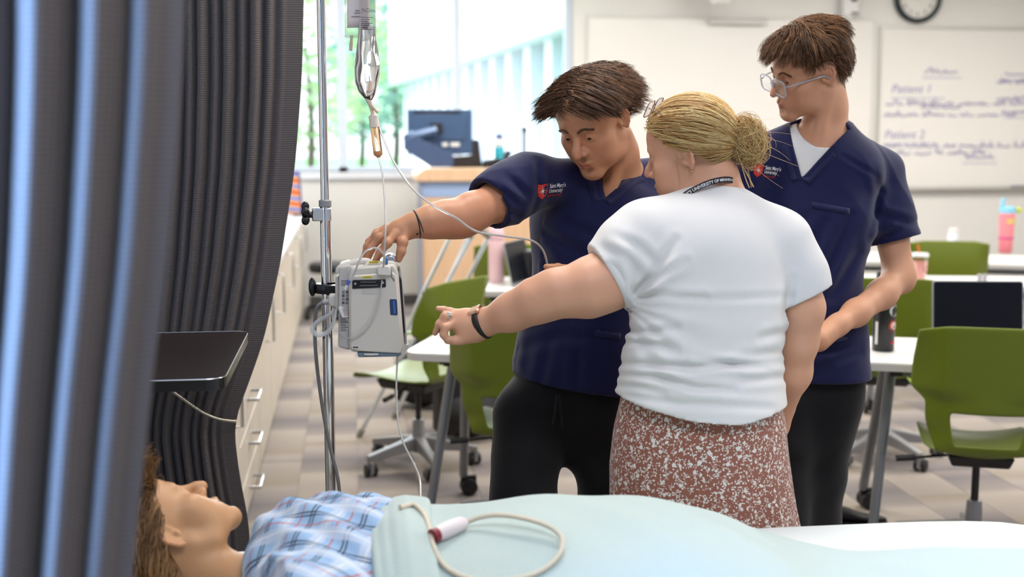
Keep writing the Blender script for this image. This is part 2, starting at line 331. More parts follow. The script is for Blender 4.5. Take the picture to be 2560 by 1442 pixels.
for i, (u, v, ws, size, under) in enumerate([(2310, 182, [7], .075, 1), (2252, 226, [0], .1, 1), (2212, 262, [4, 8, 2, 7, 3, 8], .07, 0), (2300, 270, [2, 4, 6], .045, 0), (2207, 290, [8, 5, 2, 3, 5, 3], .07, 0), (2205, 368, [4, 8, 3, 8, 3, 9, 3, 5], .07, 0), (2207, 386, [6, 4, 2, 5, 3], .07, 0), (2410, 396, [8], .06, 1),
                                         (2510, 188, [6], .075, 1), (2490, 208, [4, 6], .06, 0), (2488, 250, [9, 5], .065, 0), (2515, 282, [6], .065, 1)]):
    if ws == [0]: continue
    p = at(u, v, YF); bm, cx = scribble(p.x, p.z, ws, size, 40 + i)
    if under: bm.bb((p.x - .03, YF - .02, p.z - .05), (cx, YF - .0185, p.z - .043))
    o = bm.build('handwriting', INK, wbd, world=True, smooth=0); o['kind'] = 'stuff'
for txt, u, v in [('Patient 1', 2225, 232), ('Patient 2', 2208, 346)]:
    p = at(u, v, YF); tv, tf = text_mesh(txt, .115, .0015, shear=.2); bm = MB().add([Vector((p.x + q.x, YF - .0195 + q.z * .3, p.z + q.y)) for q in tv], tf)
    bm.bb((p.x, YF - .02, p.z - .055), (p.x + .55, YF - .0185, p.z - .048)); bm.build('lettering', INK, wbd, world=True, smooth=0)
for i, (u, c) in enumerate([(2540, (60, 60, 150)), (2552, (40, 40, 60))]):
    p = at(u, 466, YF - .055); mk = thing('marker', ['blue dry erase marker lying on the whiteboard tray', 'black dry erase marker on the whiteboard tray beside a blue one'][i], 'marker', (p.x, YF - .055, 1.066), .1 * i)
    MB().cyl((-.05, 0, 0), (.03, 0, 0), .008, n=10).build('barrel', mat('marker_%d' % i, c, .4), mk); MB().cyl((.03, 0, 0), (.06, 0, 0), .0085, .007, n=10).build('cap', DARKM, mk)
# clock
p = at(2292, -4, YF); ck = thing('wall_clock', 'round wall clock with black rim above the whiteboard', 'clock', (p.x, YF - .02, p.z))
R = .225
MB().lathe([(R - .035, .012), (R - .03, .035), (R - .005, .045), (R + .01, .03), (R + .01, -.018), (.02, -.018)], 48, z=(0, -1, 0), cap=False).build('rim', mat('clock_rim', (22, 40, 42), .35), ck)
MB().lathe([(R - .03, .002), (R - .03, .008), (.001, .008)], 48, z=(0, -1, 0)).build('dial', mat('clock_dial', (240, 238, 232), .5), ck)
for k in range(1, 13):
    a = PI / 2 - k * PI / 6; tv, tf = text_mesh(str(k), .055, .0008); cx = sum(q.x for q in tv) / len(tv); cy = sum(q.y for q in tv) / len(tv)
    MB().add([Vector((q.x - cx + .15 * math.cos(a), -.0105 + q.z * .2, q.y - cy + .15 * math.sin(a))) for q in tv], tf).build('numeral', DARKM, ck, smooth=0)
for a, ln, wd in [(.3, .10, .012), (2.2, .15, .008)]: MB().box((ln / 2 * math.cos(a), -.014, ln / 2 * math.sin(a)), (ln, .002, wd), Euler((0, -a, 0))).build('hand', DARKM, ck)
# short throw projector on its wall arm and a small room camera
p = at(1790, -14, YF - .55); pr = thing('projector', 'white short throw projector on a wall arm above the blank board', 'projector', (p.x, YF - .5, p.z))
PW = mat('device_white', (232, 232, 230), .4)
MB().box((0, 0, .05), (.36, .26, .14)).build('housing', PW, pr, bevel=.02); MB().box((.06, .01, -.045), (.13, .14, .05), taper=1.3).build('mirror_hood', PW, pr, bevel=.01); MB().box((0, .3, .1), (.08, .36, .06)).build('arm', PW, pr, bevel=.01)
p = at(1850, 52, YF - .06); bx = thing('board_sensor', 'grey sensor ledge clipped on the top edge of the blank board', 'sensor', (p.x, YF - .03, p.z)); MB().bb((-.3, -.06, -.03), (.26, .0, .02)).build('housing', mat('sensor_grey', (205, 204, 200), .4), bx, bevel=.012)
MB().bb((-.3, -.066, -.032), (.26, -.055, -.02)).build('lip', ALU, bx)
p = at(2124, 14, YF - .08); cm = thing('room_camera', 'small white box camera mounted beside the clock', 'camera', (p.x, YF, p.z))
MB().bb((-.075, -.13, -.1), (.075, -.02, .12)).build('housing', PW, cm, bevel=.012); MB().lathe([(.001, .03), (.022, .025), (.03, .01), (.03, 0)], 20, (0.02, -.13, .06), (0, -1, 0)).build('lens', DARKM, cm); MB().bb((.0, -.134, -.085), (.07, -.128, -.065)).build('name_plate', DARKM, cm); MB().bb((-.1, -.1, -.13), (.02, 0, -.1)).build('bracket', PW, cm, bevel=.005)

# ------------------------------------------------------------------ lectern and what stands on it
m, nt, b, N, L = nodes('maple'); b.inputs['Roughness'].default_value = .45; tc = N('TexCoord'); mp = N('Mapping'); mp.inputs['Scale'].default_value = (14, 14, 1.2); L(tc.outputs['Object'], mp.inputs[0])
nz = N('TexNoise', Scale=2.5, Detail=6.0); L(mp.outputs[0], nz.inputs['Vector']); cr = N('ValToRGB'); L(nz.outputs['Fac'], cr.inputs[0]); cr.color_ramp.elements[0].color = lin((206, 166, 130)); cr.color_ramp.elements[1].color = lin((228, 194, 160)); L(cr.outputs[0], b.inputs['Base Color'])
MAPLE = m
Yl = 10.1; p0 = at(1047, 780, Yl); zt = at(1100, 421, Yl).z; xl = p0.x; xr = xl + 1.12
le = thing('lectern', 'maple teaching lectern with a blue grey band under its top', 'lectern', ((xl + xr) / 2, Yl, 0))
MB().prism([(xl - .01, zt - .11), (xl - .01, zt - .05), (xl + .06, zt), (xr - .06, zt), (xr + .01, zt - .05), (xr + .01, zt - .11)], .7, (0, Yl + .7 - .02, 0), (1, 0, 0), (0, 0, 1)).build('top', MAPLE, le, world=True, bevel=.008)
MB().bb((xl + .03, Yl + .02, zt - .24), (xr - .03, Yl + .62, zt - .11)).build('band', mat('band_blue', (150, 172, 210), .4), le, world=True)
MB().bb((xl + .04, Yl + .025, .1), (xr - .04, Yl + .6, zt - .24)).build('body', MAPLE, le, world=True, bevel=.004)
for x in (xl, xr - .035): MB().bb((x, Yl, 0), (x + .035, Yl + .05, zt - .11)).build('post', mat('post_grey', (150, 155, 172), .4, .3), le, world=True)
MB().bb((xl + .03, Yl + .05, .0), (xr - .03, Yl + .6, .1)).build('plinth', MATS['plinth_dark'], le, world=True)
MONM = mat('monitor_back', (72, 96, 132), .3, .2); BLK = mat('black_matte', (24, 22, 24), .45)
def zat(v): return at(1100, v, Yl + .3).z
def xat(u): return at(u, 400, Yl + .3).x
mo = thing('monitor', 'dark monitor seen from behind on a lectern arm', 'monitor', (xat(1098), Yl + .3, zt))
yy = Yl + .3
MB().bb((xat(1018), yy - .02, zat(386)), (xat(1181), yy + .02, zat(273))).build('screen_housing', MONM, mo, world=True, bevel=.012)
MB().bb((xat(1035), yy - .035, zat(350)), (xat(1165), yy - .02, zat(285))).build('rear_shell', MONM, mo, world=True, bevel=.01)
MB().bb((xat(1035), yy - .04, zat(283)), (xat(1150), yy - .03, zat(277))).build('vent', BLK, mo, world=True)
MB().bb((xat(1075), yy - .1, zat(333)), (xat(1105), yy - .03, zat(308))).build('mount', BLK, mo, world=True, bevel=.006)
for u0, u1 in [(1105, 1119), (1126, 1148)]: MB().bb((xat(u0), yy - .04, zat(366)), (xat(u1), yy - .034, zat(356))).build('sticker', PW, mo, world=True)
MB().tube([(xat(1090), yy - .08, zat(325)), (xat(1030), yy - .1, zat(340)), (xat(1012), yy - .1, zat(355))], .045, 8).build('arm', MONM, mo, world=True)
MB().prism([(xat(1008), zat(372)), (xat(1008), zat(335)), (xat(1025), zat(334)), (xat(1130), zat(385)), (xat(1130), zt + .005), (xat(1075), zt + .005)], .08, (0, yy - .06, 0), (1, 0, 0), (0, 0, 1)).build('arm_base', mat('arm_blue', (66, 84, 120), .4), mo, world=True, bevel=.006)
pc = thing('computer_case', 'black computer case beside the lectern monitor', 'computer', (xat(1180), yy, zt))
MB().prism([(xat(1128), zt), (xat(1128), zat(392)), (xat(1180), zat(388)), (xat(1180), zat(349)), (xat(1198), zat(349)), (xat(1206), zt)], .2, (0, yy + .2, 0), (1, 0, 0), (0, 0, 1)).build('case', mat('case_black', (38, 30, 30), .45), pc, world=True, bevel=.006)
ph = thing('desk_phone', 'black desk phone on the lectern next to a teal bottle', 'phone', (xat(1240), yy, zt))
MB().prism([(xat(1203), zt), (xat(1207), zat(400)), (xat(1240), zat(395)), (xat(1273), zat(410)), (xat(1273), zt)], .14, (0, yy, 0), (1, 0, 0), (0, 0, 1)).build('body', BLK, ph, world=True, bevel=.01)
MB().tube([(xat(1255), yy - .16, zat(413)), (xat(1262), yy - .15, zat(385)), (xat(1268), yy - .14, zat(381))], .03, 8).build('handset', BLK, ph, world=True)
def bottle(name, label, loc, prof, bodymat, capprof, capmat, cat='bottle', group=None):
    t = thing(name, label, cat, loc, group=group); MB().lathe(prof, 32).build('body', bodymat, t)
    MB().lathe(capprof, 32).build('lid', capmat, t); return t
bt = bottle('water_bottle', 'teal water bottle with a clear shoulder on the lectern', (xat(1251), yy + .1, zt), [(.04, 0), (.045, .01), (.045, .17), (.042, .175)], mat('teal_plastic', (40, 168, 190), .35), [(.042, .175), (.045, .19), (.04, .23), (.03, .245)], mat('clear_grey', (225, 222, 224), .2))
MB().lathe([(.032, .245), (.032, .275), (.02, .285), (.002, .285)], 20).build('cap', mat('cap_violet', (70, 64, 130), .4), bt)
xp = at(1311, 380, Yl + .5).x; sp = thing('speaker_column', 'slim dark column standing on the far end of the lectern', 'speaker', (xp, Yl + .5, zt)); MB().lathe([(.03, 0), (.03, .02), (.022, .03), (.022, .33), (.018, .335)], 16).build('column', mat('grey_column', (120, 124, 138), .4), sp); MB().lathe([(.024, .30), (.024, .345), (.01, .35)], 16).build('cap', BLK, sp)

# ------------------------------------------------------------------ chairs
GREEN = mat('chair_green', (104, 119, 18), .38, bump=(220, .06)); GREY = mat('base_grey', (150, 150, 152), .38, .35); WHEEL = mat('wheel_black', (24, 24, 26), .45); HUB = mat('hub_grey', (96, 92, 88), .45)
def sm(a, b, t): t = min(1, max(0, (t - a) / (b - a))); return t * t * (3 - 2 * t)
PROF = [(0, .245, .425), (.05, .235, .447), (.14, .17, .452), (.3, .0, .44), (.42, -.13, .437), (.5, -.195, .455), (.56, -.225, .5), (.64, -.24, .58), (.74, -.248, .68), (1, -.285, .93)]
def shell(s, t):
    ys = float(np.interp(t, [p[0] for p in PROF], [p[1] for p in PROF])); zs = float(np.interp(t, [p[0] for p in PROF], [p[2] for p in PROF]))
    up = sm(.712, .748, t); hw = .19 + .012 * sm(0, .15, t) - .03 * sm(.34, .48, t) + .04 * sm(.5, .66, t) + .05 * up - .012 * sm(.8, 1, t)
    a = (s - .5) * 2; x = a * hw; e = max(0, abs(a) - .62) / .38
    y = ys + up * (.085 * e ** 1.2 * (1 - .55 * sm(.8, 1, t))) + .03 * (1 - sm(.4, .55, t)) * 0 + (1 - up) * sm(.5, .6, t) * .05 * a * a
    z = zs + (1 - sm(.42, .55, t)) * (.028 * a * a - .01) - .02 * sm(.94, 1, t) * e
    return Vector((x, y, z))
def caster(parent, c, ang, sc=1.0, colour=None):
    c = Vector(c); d = Vector((math.cos(ang), math.sin(ang), 0)); ax = Vector((-d.y, d.x, 0)); wc = c + d * .018 * sc; wc.z = .03 * sc
    k = MB().cyl(c + Vector((0, 0, .0)), (c.x, c.y, .055 * sc), .011 * sc, n=10).box((wc.x, wc.y, .043 * sc), (.055 * sc, .016 * sc, .05 * sc), Euler((0, 0, ang))).build('caster', colour or GREY, parent)
    for s in (-1, 1):
        wh = MB().lathe([(.006, -.009 * sc), (.024 * sc, -.010 * sc), (.030 * sc, -.006 * sc), (.030 * sc, .006 * sc), (.024 * sc, .010 * sc), (.006, .009 * sc)], 20, wc + ax * s * .019 * sc, ax).build('wheel', WHEEL, k)
    return k
def make_chair():
    t = thing('task_chair', 'x', 'chair')
    sh = MB().grid(shell, 30, 48, skip=lambda s, q: abs(s - .5) < .31 and .545 < q < .665)
    sh.build('shell', GREEN, t, solid=.009, smooth=180, subsurf=1)
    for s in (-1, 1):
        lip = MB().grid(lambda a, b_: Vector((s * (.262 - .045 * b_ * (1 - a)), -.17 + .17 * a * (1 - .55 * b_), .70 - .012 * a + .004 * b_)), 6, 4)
        lip.build('arm_lip', mat('chair_green_lit', (140, 168, 60), .35), t, solid=.009, smooth=180)  # paler than the shell: light falling on the lip is painted into its green
    MB().box((0, .02, .405), (.2, .26, .045), taper=1.15).build('mechanism', BLK, t, bevel=.008)
    MB().tube([(-.08, .0, .40), (-.22, -.02, .385)], .005, 6).tube([(-.22, -.02, .385), (-.29, -.03, .38)], .012, 10).build('lever', BLK, t)
    MB().cyl((0, 0, .2), (0, 0, .40), .014).build('gas_spring', BLK, t); MB().lathe([(.03, .07), (.033, .1), (.028, .22), (.026, .23), (.015, .232)], 20).build('column', GREY, t)
    for k in range(5):
        a = k * 2 * PI / 5 + .3; d = Vector((math.cos(a), math.sin(a), 0)); n = Vector((-d.y, d.x, 0))
        s0, s1 = .024, .014; A, B = d * .02, d * .285
        v = [A + n * s0 + Vector((0, 0, .085)), A - n * s0 + Vector((0, 0, .085)), A - n * s0 + Vector((0, 0, .15)), A + n * s0 + Vector((0, 0, .15)), B + n * s1 + Vector((0, 0, .068)), B - n * s1 + Vector((0, 0, .068)), B - n * s1 + Vector((0, 0, .095)), B + n * s1 + Vector((0, 0, .095))]
        ar = MB().add(v, [(0, 1, 2, 3), (7, 6, 5, 4), (0, 4, 5, 1), (2, 6, 7, 3), (1, 5, 6, 2), (0, 3, 7, 4)]).build('base_arm', GREY, t, bevel=.004)
        caster(t, d * .275 + Vector((0, 0, .07)), a * 3 + k)
    return t
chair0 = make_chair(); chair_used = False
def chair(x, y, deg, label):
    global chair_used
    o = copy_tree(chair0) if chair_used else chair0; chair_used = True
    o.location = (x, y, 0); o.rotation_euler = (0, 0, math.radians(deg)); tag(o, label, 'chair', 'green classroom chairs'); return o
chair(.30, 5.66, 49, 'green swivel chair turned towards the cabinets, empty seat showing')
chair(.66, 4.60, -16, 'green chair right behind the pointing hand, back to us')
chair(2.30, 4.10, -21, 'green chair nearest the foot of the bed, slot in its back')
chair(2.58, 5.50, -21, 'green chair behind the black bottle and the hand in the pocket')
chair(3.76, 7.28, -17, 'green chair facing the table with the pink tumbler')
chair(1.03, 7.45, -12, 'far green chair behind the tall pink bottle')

# ------------------------------------------------------------------ tables
TOPM = mat('table_white', (240, 238, 236), .3); EDGE = mat('table_edge', (196, 194, 192), .45); LEG = mat('leg_grey', (128, 130, 134), .32, .5)
def round_rect(lx, ly, r, n=6):
    out = []
    for cx, cy, a0 in [(lx / 2 - r, ly / 2 - r, 0), (-lx / 2 + r, ly / 2 - r, PI / 2), (-lx / 2 + r, -ly / 2 + r, PI), (lx / 2 - r, -ly / 2 + r, 1.5 * PI)]:
        out += [(cx + r * math.cos(a0 + k * PI / 2 / n), cy + r * math.sin(a0 + k * PI / 2 / n)) for k in range(n + 1)]
    return out
def table(x, y, deg, label, lx=1.5, ly=.6):
    t = thing('classroom_table', label, 'table', (x, y, 0), math.radians(deg), 'white classroom tables')
    tp = MB().prism(round_rect(lx, ly, .06), .006, (0, 0, .735)).build('tabletop', TOPM, t)
    MB().prism(round_rect(lx + .004, ly + .004, .062), .026, (0, 0, .709)).build('edge_band', EDGE, tp)
    for sx in (-1, 1):
        MB().box((sx * (lx / 2 - .16), 0, .69), (.05, ly * .7, .035)).build('bracket', BLK, t, bevel=.004)
        for sy in (-1, 1):
            b0 = Vector((sx * (lx / 2 - .15), sy * .10, .69)); b1 = Vector((sx * (lx / 2 - .09), sy * (ly / 2 - .03), .085))
            lg = MB().cyl(b0, b1, .022, .019, 16).build('leg', LEG, t); caster(lg, (b1.x, b1.y, .085), .6 * sx + sy, 1.25, BLK)
    MB().box((0, 0, .665), (lx - .36, .03, .05)).build('beam', LEG, t); return t
table(1.00, 4.69, -20, 'white table right of the infusion pump, behind the pointing hand')
table(2.68, 4.27, -20, 'white table with the black bottle and dark laptop')
table(3.62, 6.50, -12, 'white table with the iced pink drink', 1.5, .5)
table(3.98, 7.75, -21, 'farthest white table carrying the pink tumbler', 1.9)
table(1.40, 6.62, -14, 'white table with the tall pale pink bottle', 1.5, .66)
# ------------------------------------------------------------------ things on and around the tables
p = atz(1241, 706, .741); bt = bottle('water_bottle', 'tall pale pink water bottle on the table behind the arm', (p.x, p.y, .741), [(.04, 0), (.046, .008), (.046, .235), (.044, .245), (.036, .25)], mat('pale_pink', (240, 200, 205), .4), [(.044, .25), (.045, .275), (.038, .31), (.02, .325), (.002, .327)], mat('pink_lid', (236, 190, 200), .4))
MB().torus((0, -.03, .295), .018, .006, (0, 1, 0), 16, 6).build('carry_loop', MATS['pink_lid'], bt)
def laptop(loc, deg, label, tilt, wd=.34, dp=.235, lid=mat('laptop_grey', (168, 170, 174), .35, .7)):
    t = thing('laptop', label, 'laptop', loc, math.radians(deg))
    MB().prism(round_rect(wd, dp, .012), .014, (0, 0, 0)).build('keyboard_deck', lid, t)
    a = math.radians(tilt); M = Matrix.Translation((0, dp / 2 - .005, .016)) @ Matrix.Rotation(-a, 4, 'X')
    MB().prism(round_rect(wd, dp, .012), .007, (0, dp / 2, -.0035), (1, 0, 0), (0, 1, 0)).xf(M @ Matrix.Rotation(PI / 2, 4, 'X')).build('lid', lid, t)
    MB().prism(round_rect(wd - .008, dp - .008, .01), .0015, (0, dp / 2, .0036), (1, 0, 0), (0, 1, 0)).xf(M @ Matrix.Rotation(PI / 2, 4, 'X')).build('screen', mat('screen_black', (12, 15, 24), .3, **{'Specular IOR Level': .2}), t)
    return t
p = at(2440, 835, 4.42); laptop((p.x + .02, 4.36, .741), -10, 'open laptop with a dark screen behind the nearest green chair', 8, .36, .25)
p = atz(1308, 712, .741); laptop((p.x + .1, p.y, .741), 62, 'open laptop beside the tall pink bottle, screen edge on', 12)
p = at(1300, 600, 7.0); pc = thing('computer_case', 'black box standing behind the pink bottle', 'computer', (p.x + .06, 6.87, .741)); MB().bb((-.1, -.04, 0), (.12, .04, .18)).build('case', BLK, pc, bevel=.012); MB().bb((-.02, -.043, .04), (.08, -.039, .14)).build('screen', MATS['screen_black'], pc)
# black bottle with round stickers
p = atz(2207, 876, .741); bt = bottle('water_bottle', 'black insulated bottle with round stickers on the table', (p.x, p.y, .741), [(.038, 0), (.043, .006), (.043, .24), (.036, .262)], mat('black_steel', (18, 18, 20), .35), [(.034, .262), (.036, .268), (.036, .31), (.03, .318), (.002, .318)], BLK)
def wrap(poly_v, r, ang, z): return [Vector(((r + q[2]) * math.sin(ang + q[0] / r), -(r + q[2]) * math.cos(ang + q[0] / r), z + q[1])) for q in poly_v]
def disc(r, n=24, rin=0): return ([(r * math.cos(2 * PI * k / n), r * math.sin(2 * PI * k / n), 0) for k in range(n)], [tuple(range(n))])
for ang, z, c1, c2 in [(.62, .165, (225, 225, 222), (40, 40, 40)), (.60, .105, (190, 60, 50), (225, 200, 190))]:
    v, f = disc(.024); s_ = MB().add(wrap([(a, b_, .0008) for a, b_, _ in v], .043, ang, z), f).build('sticker', mat('sticker%d' % c1[1], c1, .4), bt); v, f = disc(.016); MB().add(wrap([(a, b_, .0014) for a, b_, _ in v], .043, ang, z), f).build('emblem', mat('stickin%d' % c2[1], c2, .4), s_)
MB().add(wrap([(a, b_, .0008) for a, b_ in [(-.008, -.045), (.004, -.045), (.004, .045), (-.008, .045)]], .043, -1.05, .075), [(0, 1, 2, 3)]).build('sticker', PW, bt)
for k in range(4): MB().add(wrap([(a, b_, .001) for a, b_ in [(0, 0), (.006, 0), (.007, .012 - .003 * (k % 2)), (.001, .012 - .003 * (k % 2))]], .043, .25 + .2 * k, .033), [(0, 1, 2, 3)]).build('red_print', mat('red_print', (190, 50, 45), .4), bt, smooth=0)
# iced drink
p = atz(2297, 704, .741); cup = thing('drink_cup', 'clear cup of pink iced drink with an orange straw', 'cup', (p.x, p.y, .741))
MB().lathe([(.034, .001), (.036, .004), (.047, .15), (.0475, .15)], 28).build('cup_wall', thin_clear('cup_clear', (250, 246, 246), .2, .08), cup); MB().lathe([(.033, .003), (.035, .006), (.0445, .118), (.001, .119)], 28).build('drink', mat('pink_drink', (246, 176, 166), .35), cup)
MB().lathe([(.049, .148), (.05, .158), (.047, .166), (.02, .168), (.002, .168)], 28).build('lid', mat('cup_lid', (240, 238, 238), .3), cup); MB().tube([(0, .0, .06), (-.008, -.005, .168), (-.02, -.01, .215)], .0045, 8).build('straw', mat('straw_orange', (245, 96, 50), .4), cup)
v, f = disc(.018); sl = MB().add(wrap([(a, b_, .0015) for a, b_, _ in v], .041, .55, .075), f).build('emblem', mat('cup_emblem', (150, 80, 72), .5), cup); v, f = disc(.012); MB().add(wrap([(a, b_, .0022) for a, b_, _ in v], .041, .55, .075), f).build('emblem_ring', MATS['pink_drink'], sl)
# clip-on webcam in front of the laptop lid, pink tumbler, small white bottle
p = atz(2455, 712, .741); cl = thing('desk_clip', 'small silver clip stand on the table above the laptop', 'clip', (p.x, p.y, .741)); MB().bb((-.09, -.02, 0), (.09, .03, .008)).build('foot', mat('silver_plastic', (196, 192, 198), .3, .4), cl, bevel=.003)
for x in (-.018, .014): MB().bb((x - .012, -.008, .008), (x + .012, .008, .06)).build('jaw', MATS['silver_plastic'], cl, bevel=.004)
p = atz(2513, 632, .741); bt = bottle('tumbler', 'pink tumbler with a blue spout lid and yellow sticker', (p.x, p.y, .741), [(.04, 0), (.045, .01), (.05, .15), (.056, .27), (.056, .285)], mat('tumbler_pink', (246, 140, 150), .35), [(.056, .285), (.058, .295), (.056, .325), (.02, .335), (.002, .335)], mat('tumbler_blue', (140, 205, 232), .35))
MB().tube([(-.04, 0, .32), (-.043, -.005, .37), (-.03, -.01, .39)], .014, 10).build('spout', MATS['tumbler_blue'], bt); MB().lathe([(.0502, .1), (.0515, .103), (.052, .113), (.0505, .116)], 28, cap=False).build('ring_band', mat('magenta', (206, 70, 140), .4), bt)
MB().add(wrap([(a, b_, .001) for a, b_ in [(-.035, -.018), (0, -.018), (.035, -.018), (.035, .018), (0, .018), (-.035, .018)]], .0555, .15, .235), [(0, 1, 4, 5), (1, 2, 3, 4)]).build('sticker', mat('lime_yellow', (214, 214, 86), .4), bt); MB().ball((.085, 0, .305), (.026, .014, .02)).build('tag', mat('lime', (196, 212, 50), .4), bt); MB().tube([(.05, 0, .31), (.07, 0, .312)], .008, 8).build('loop', mat('olive', (120, 118, 90), .5), bt)
p = atz(2381, 628, .741); bt = bottle('supplement_bottle', 'small white bottle with fine print on the far table', (p.x, p.y, .741), [(.034, 0), (.037, .005), (.037, .12), (.03, .13)], mat('white_bottle', (226, 230, 240), .35), [(.032, .13), (.033, .134), (.033, .165), (.002, .166)], PW)
for k in range(5): MB().add(wrap([(a, b_, .0008) for a, b_ in [(.0, 0), (.03, 0), (.03, .006), (.0, .006)]], .037, .1, .03 + .018 * k), [(0, 1, 2, 3)]).build('print_line', mat('print_grey', (150, 140, 148), .5), bt)
# crutches leaning on the table, one more tip on the floor
CR = mat('crutch_alu', (214, 222, 230), .25, .75); RUB = mat('crutch_rubber', (140, 136, 128), .7)
def crutch(a, b_, label):
    a, b_ = Vector(a), Vector(b_); d = (b_ - a); n = d.cross(Vector((0, 1, 0))).normalized(); t = thing('crutch', label, 'crutch', a, group='aluminium crutches')
    g = lambda k, w_: a + d * k + n * w_
    for s in (-1, 1): MB().tube([g(.34, .0 * s), g(.42, .022 * s), g(.62, .042 * s), g(.95, .05 * s)], .011, 8).build('upright', CR, t, world=True)
    MB().tube([g(.02, 0), g(.44, 0)], .0115, 8).build('lower_tube', CR, t, world=True); MB().tube([g(.0, 0), g(.035, 0)], .017, 10).build('rubber_tip', RUB, t, world=True)
    MB().tube([g(.66, -.05), g(.66, .05)], .017, 10).build('hand_grip', RUB, t, world=True); MB().tube([g(.95, -.058), g(.965, 0), g(.95, .058)], .02, 10).build('arm_pad', RUB, t, world=True)
crutch(atz(897, 1092, 0), at(1172, 552, 6.15), 'crutch leaning on the table with its rubber tip on the carpet'); crutch(atz(985, 1046, 0), at(1212, 556, 6.3), 'second crutch leaning beside the pale pink bottle')
# backpacks and the shoe
def backpack(loc, deg, label, sc=1.0):
    t = thing('backpack', label, 'backpack', loc, math.radians(deg), 'black backpacks on the floor')
    BP = mat('nylon_black', (18, 18, 20), .65, bump=(60, .3))
    def bag(s, q):
        a = s * 2 * PI; k = sm(0, .12, q) * (1 - .75 * sm(.72, 1, q)); px, py = math.cos(a), math.sin(a); n = (abs(px) ** 4 + abs(py) ** 4) ** -.25
        return Vector((.17 * sc * px * n * k, .11 * sc * py * n * k * (1 - .25 * q), .46 * sc * q + .01 * math.sin(9 * a) * k))
    MB().grid(bag, 28, 16).build('bag', BP, t, smooth=180, subsurf=1)
    MB().grid(lambda s, q: bag(s, .12 + .4 * q) * 1.0 + Vector((0, -.045 * sc * max(0, -math.sin(s * 2 * PI)) * math.sin(PI * q), 0)), 28, 10).build('front_pocket', BP, t, smooth=180)
    for x in (-.08, .08): MB().tube(catmull([(x * sc, .1 * sc, .42 * sc), (x * 1.2 * sc, .2 * sc, .3 * sc), (x * sc, .12 * sc, .08 * sc)], 10), .018, 6, flat=.4).build('strap', BP, t)
    MB().tube(catmull([(-.04, .02, .44 * sc), (0, .02, .50 * sc), (.04, .02, .44 * sc)], 8), .008, 6).build('grab_loop', BP, t); return t
p = atz(1090, 1100, 0); backpack((p.x + .16, p.y + .02, 0), 15, 'black backpack on the floor behind the left chair base')
p = atz(1030, 1075, 0); backpack((p.x + .1, p.y + .55, 0), -25, 'black backpack hanging straps under the turned green chair', .95)
p = atz(2140, 1105, 0); backpack((p.x - .12, p.y + .15, 0), 10, 'black backpack beside the tall student, under the table', 1.05)
p = atz(2110, 1312, 0); shoe = thing('shoe', 'black shoe on the carpet beside the table leg', 'shoe', (p.x, p.y, 0), math.radians(-8)); SH = mat('shoe_black', (20, 19, 20), .6)
MB().grid(lambda s, q: Vector((-.1 + .27 * q, .045 * math.cos(s * 2 * PI) * math.sin(PI * min(.97, max(.03, q * .93 + .05))) ** .5, .022 + (.028 + .035 * (1 - sm(.25, .7, q))) * (1 + math.sin(s * 2 * PI)) * .5 * math.sin(PI * min(.97, max(.02, q * .95 + .04))) ** .4)), 20, 18).build('upper', SH, shoe, smooth=180)
MB().prism([(x - .02, y) for x, y in round_rect(.29, .095, .045)], .022, (.05, 0, 0)).build('sole', mat('sole_black', (28, 28, 28), .7), shoe)
MB().lathe([(.035, .07), (.042, .1), (.046, .13), (.04, .132)], 18, (-.06, 0, 0)).build('cuff', SH, shoe)
# ------------------------------------------------------------------ curtains
m, nt, b, N, L = nodes('curtain_cloth'); b.inputs['Roughness'].default_value = .62; b.inputs['Sheen Weight'].default_value = .25; b.inputs['Sheen Roughness'].default_value = .4
tc = N('TexCoord'); sx = N('SeparateXYZ'); L(tc.outputs['UV'], sx.inputs[0])
def wavez(out, k):
    a = N('Math', operation='MULTIPLY'); L(out, a.inputs[0]); a.inputs[1].default_value = k; s = N('Math', operation='SINE'); L(a.outputs[0], s.inputs[0]); return s
s1, s2 = wavez(sx.outputs['X'], 2 * PI / .0062), wavez(sx.outputs['Y'], 2 * PI / .0062)
mu = N('Math', operation='MAXIMUM'); L(s1.outputs[0], mu.inputs[0]); L(s2.outputs[0], mu.inputs[1])
mr = N('MapRange', **{'From Min': -.8, 'From Max': .6}); L(mu.outputs[0], mr.inputs['Value']); cr = N('ValToRGB'); L(mr.outputs[0], cr.inputs[0])
cr.color_ramp.elements[0].color = lin((52, 47, 46)); cr.color_ramp.elements[1].color = lin((104, 94, 89)); L(cr.outputs[0], b.inputs['Base Color'])
bp = N('Bump', Strength=.35, Distance=.001); L(mu.outputs[0], bp.inputs['Height']); L(bp.outputs[0], b.inputs['Normal'])
CURT = m
def add_uv(me, uvs):
    l = me.uv_layers.new(name='uv'); idx = np.empty(len(me.loops), int); me.loops.foreach_get('vertex_index', idx); l.data.foreach_set('uv', np.asarray(uvs, float)[idx].ravel())
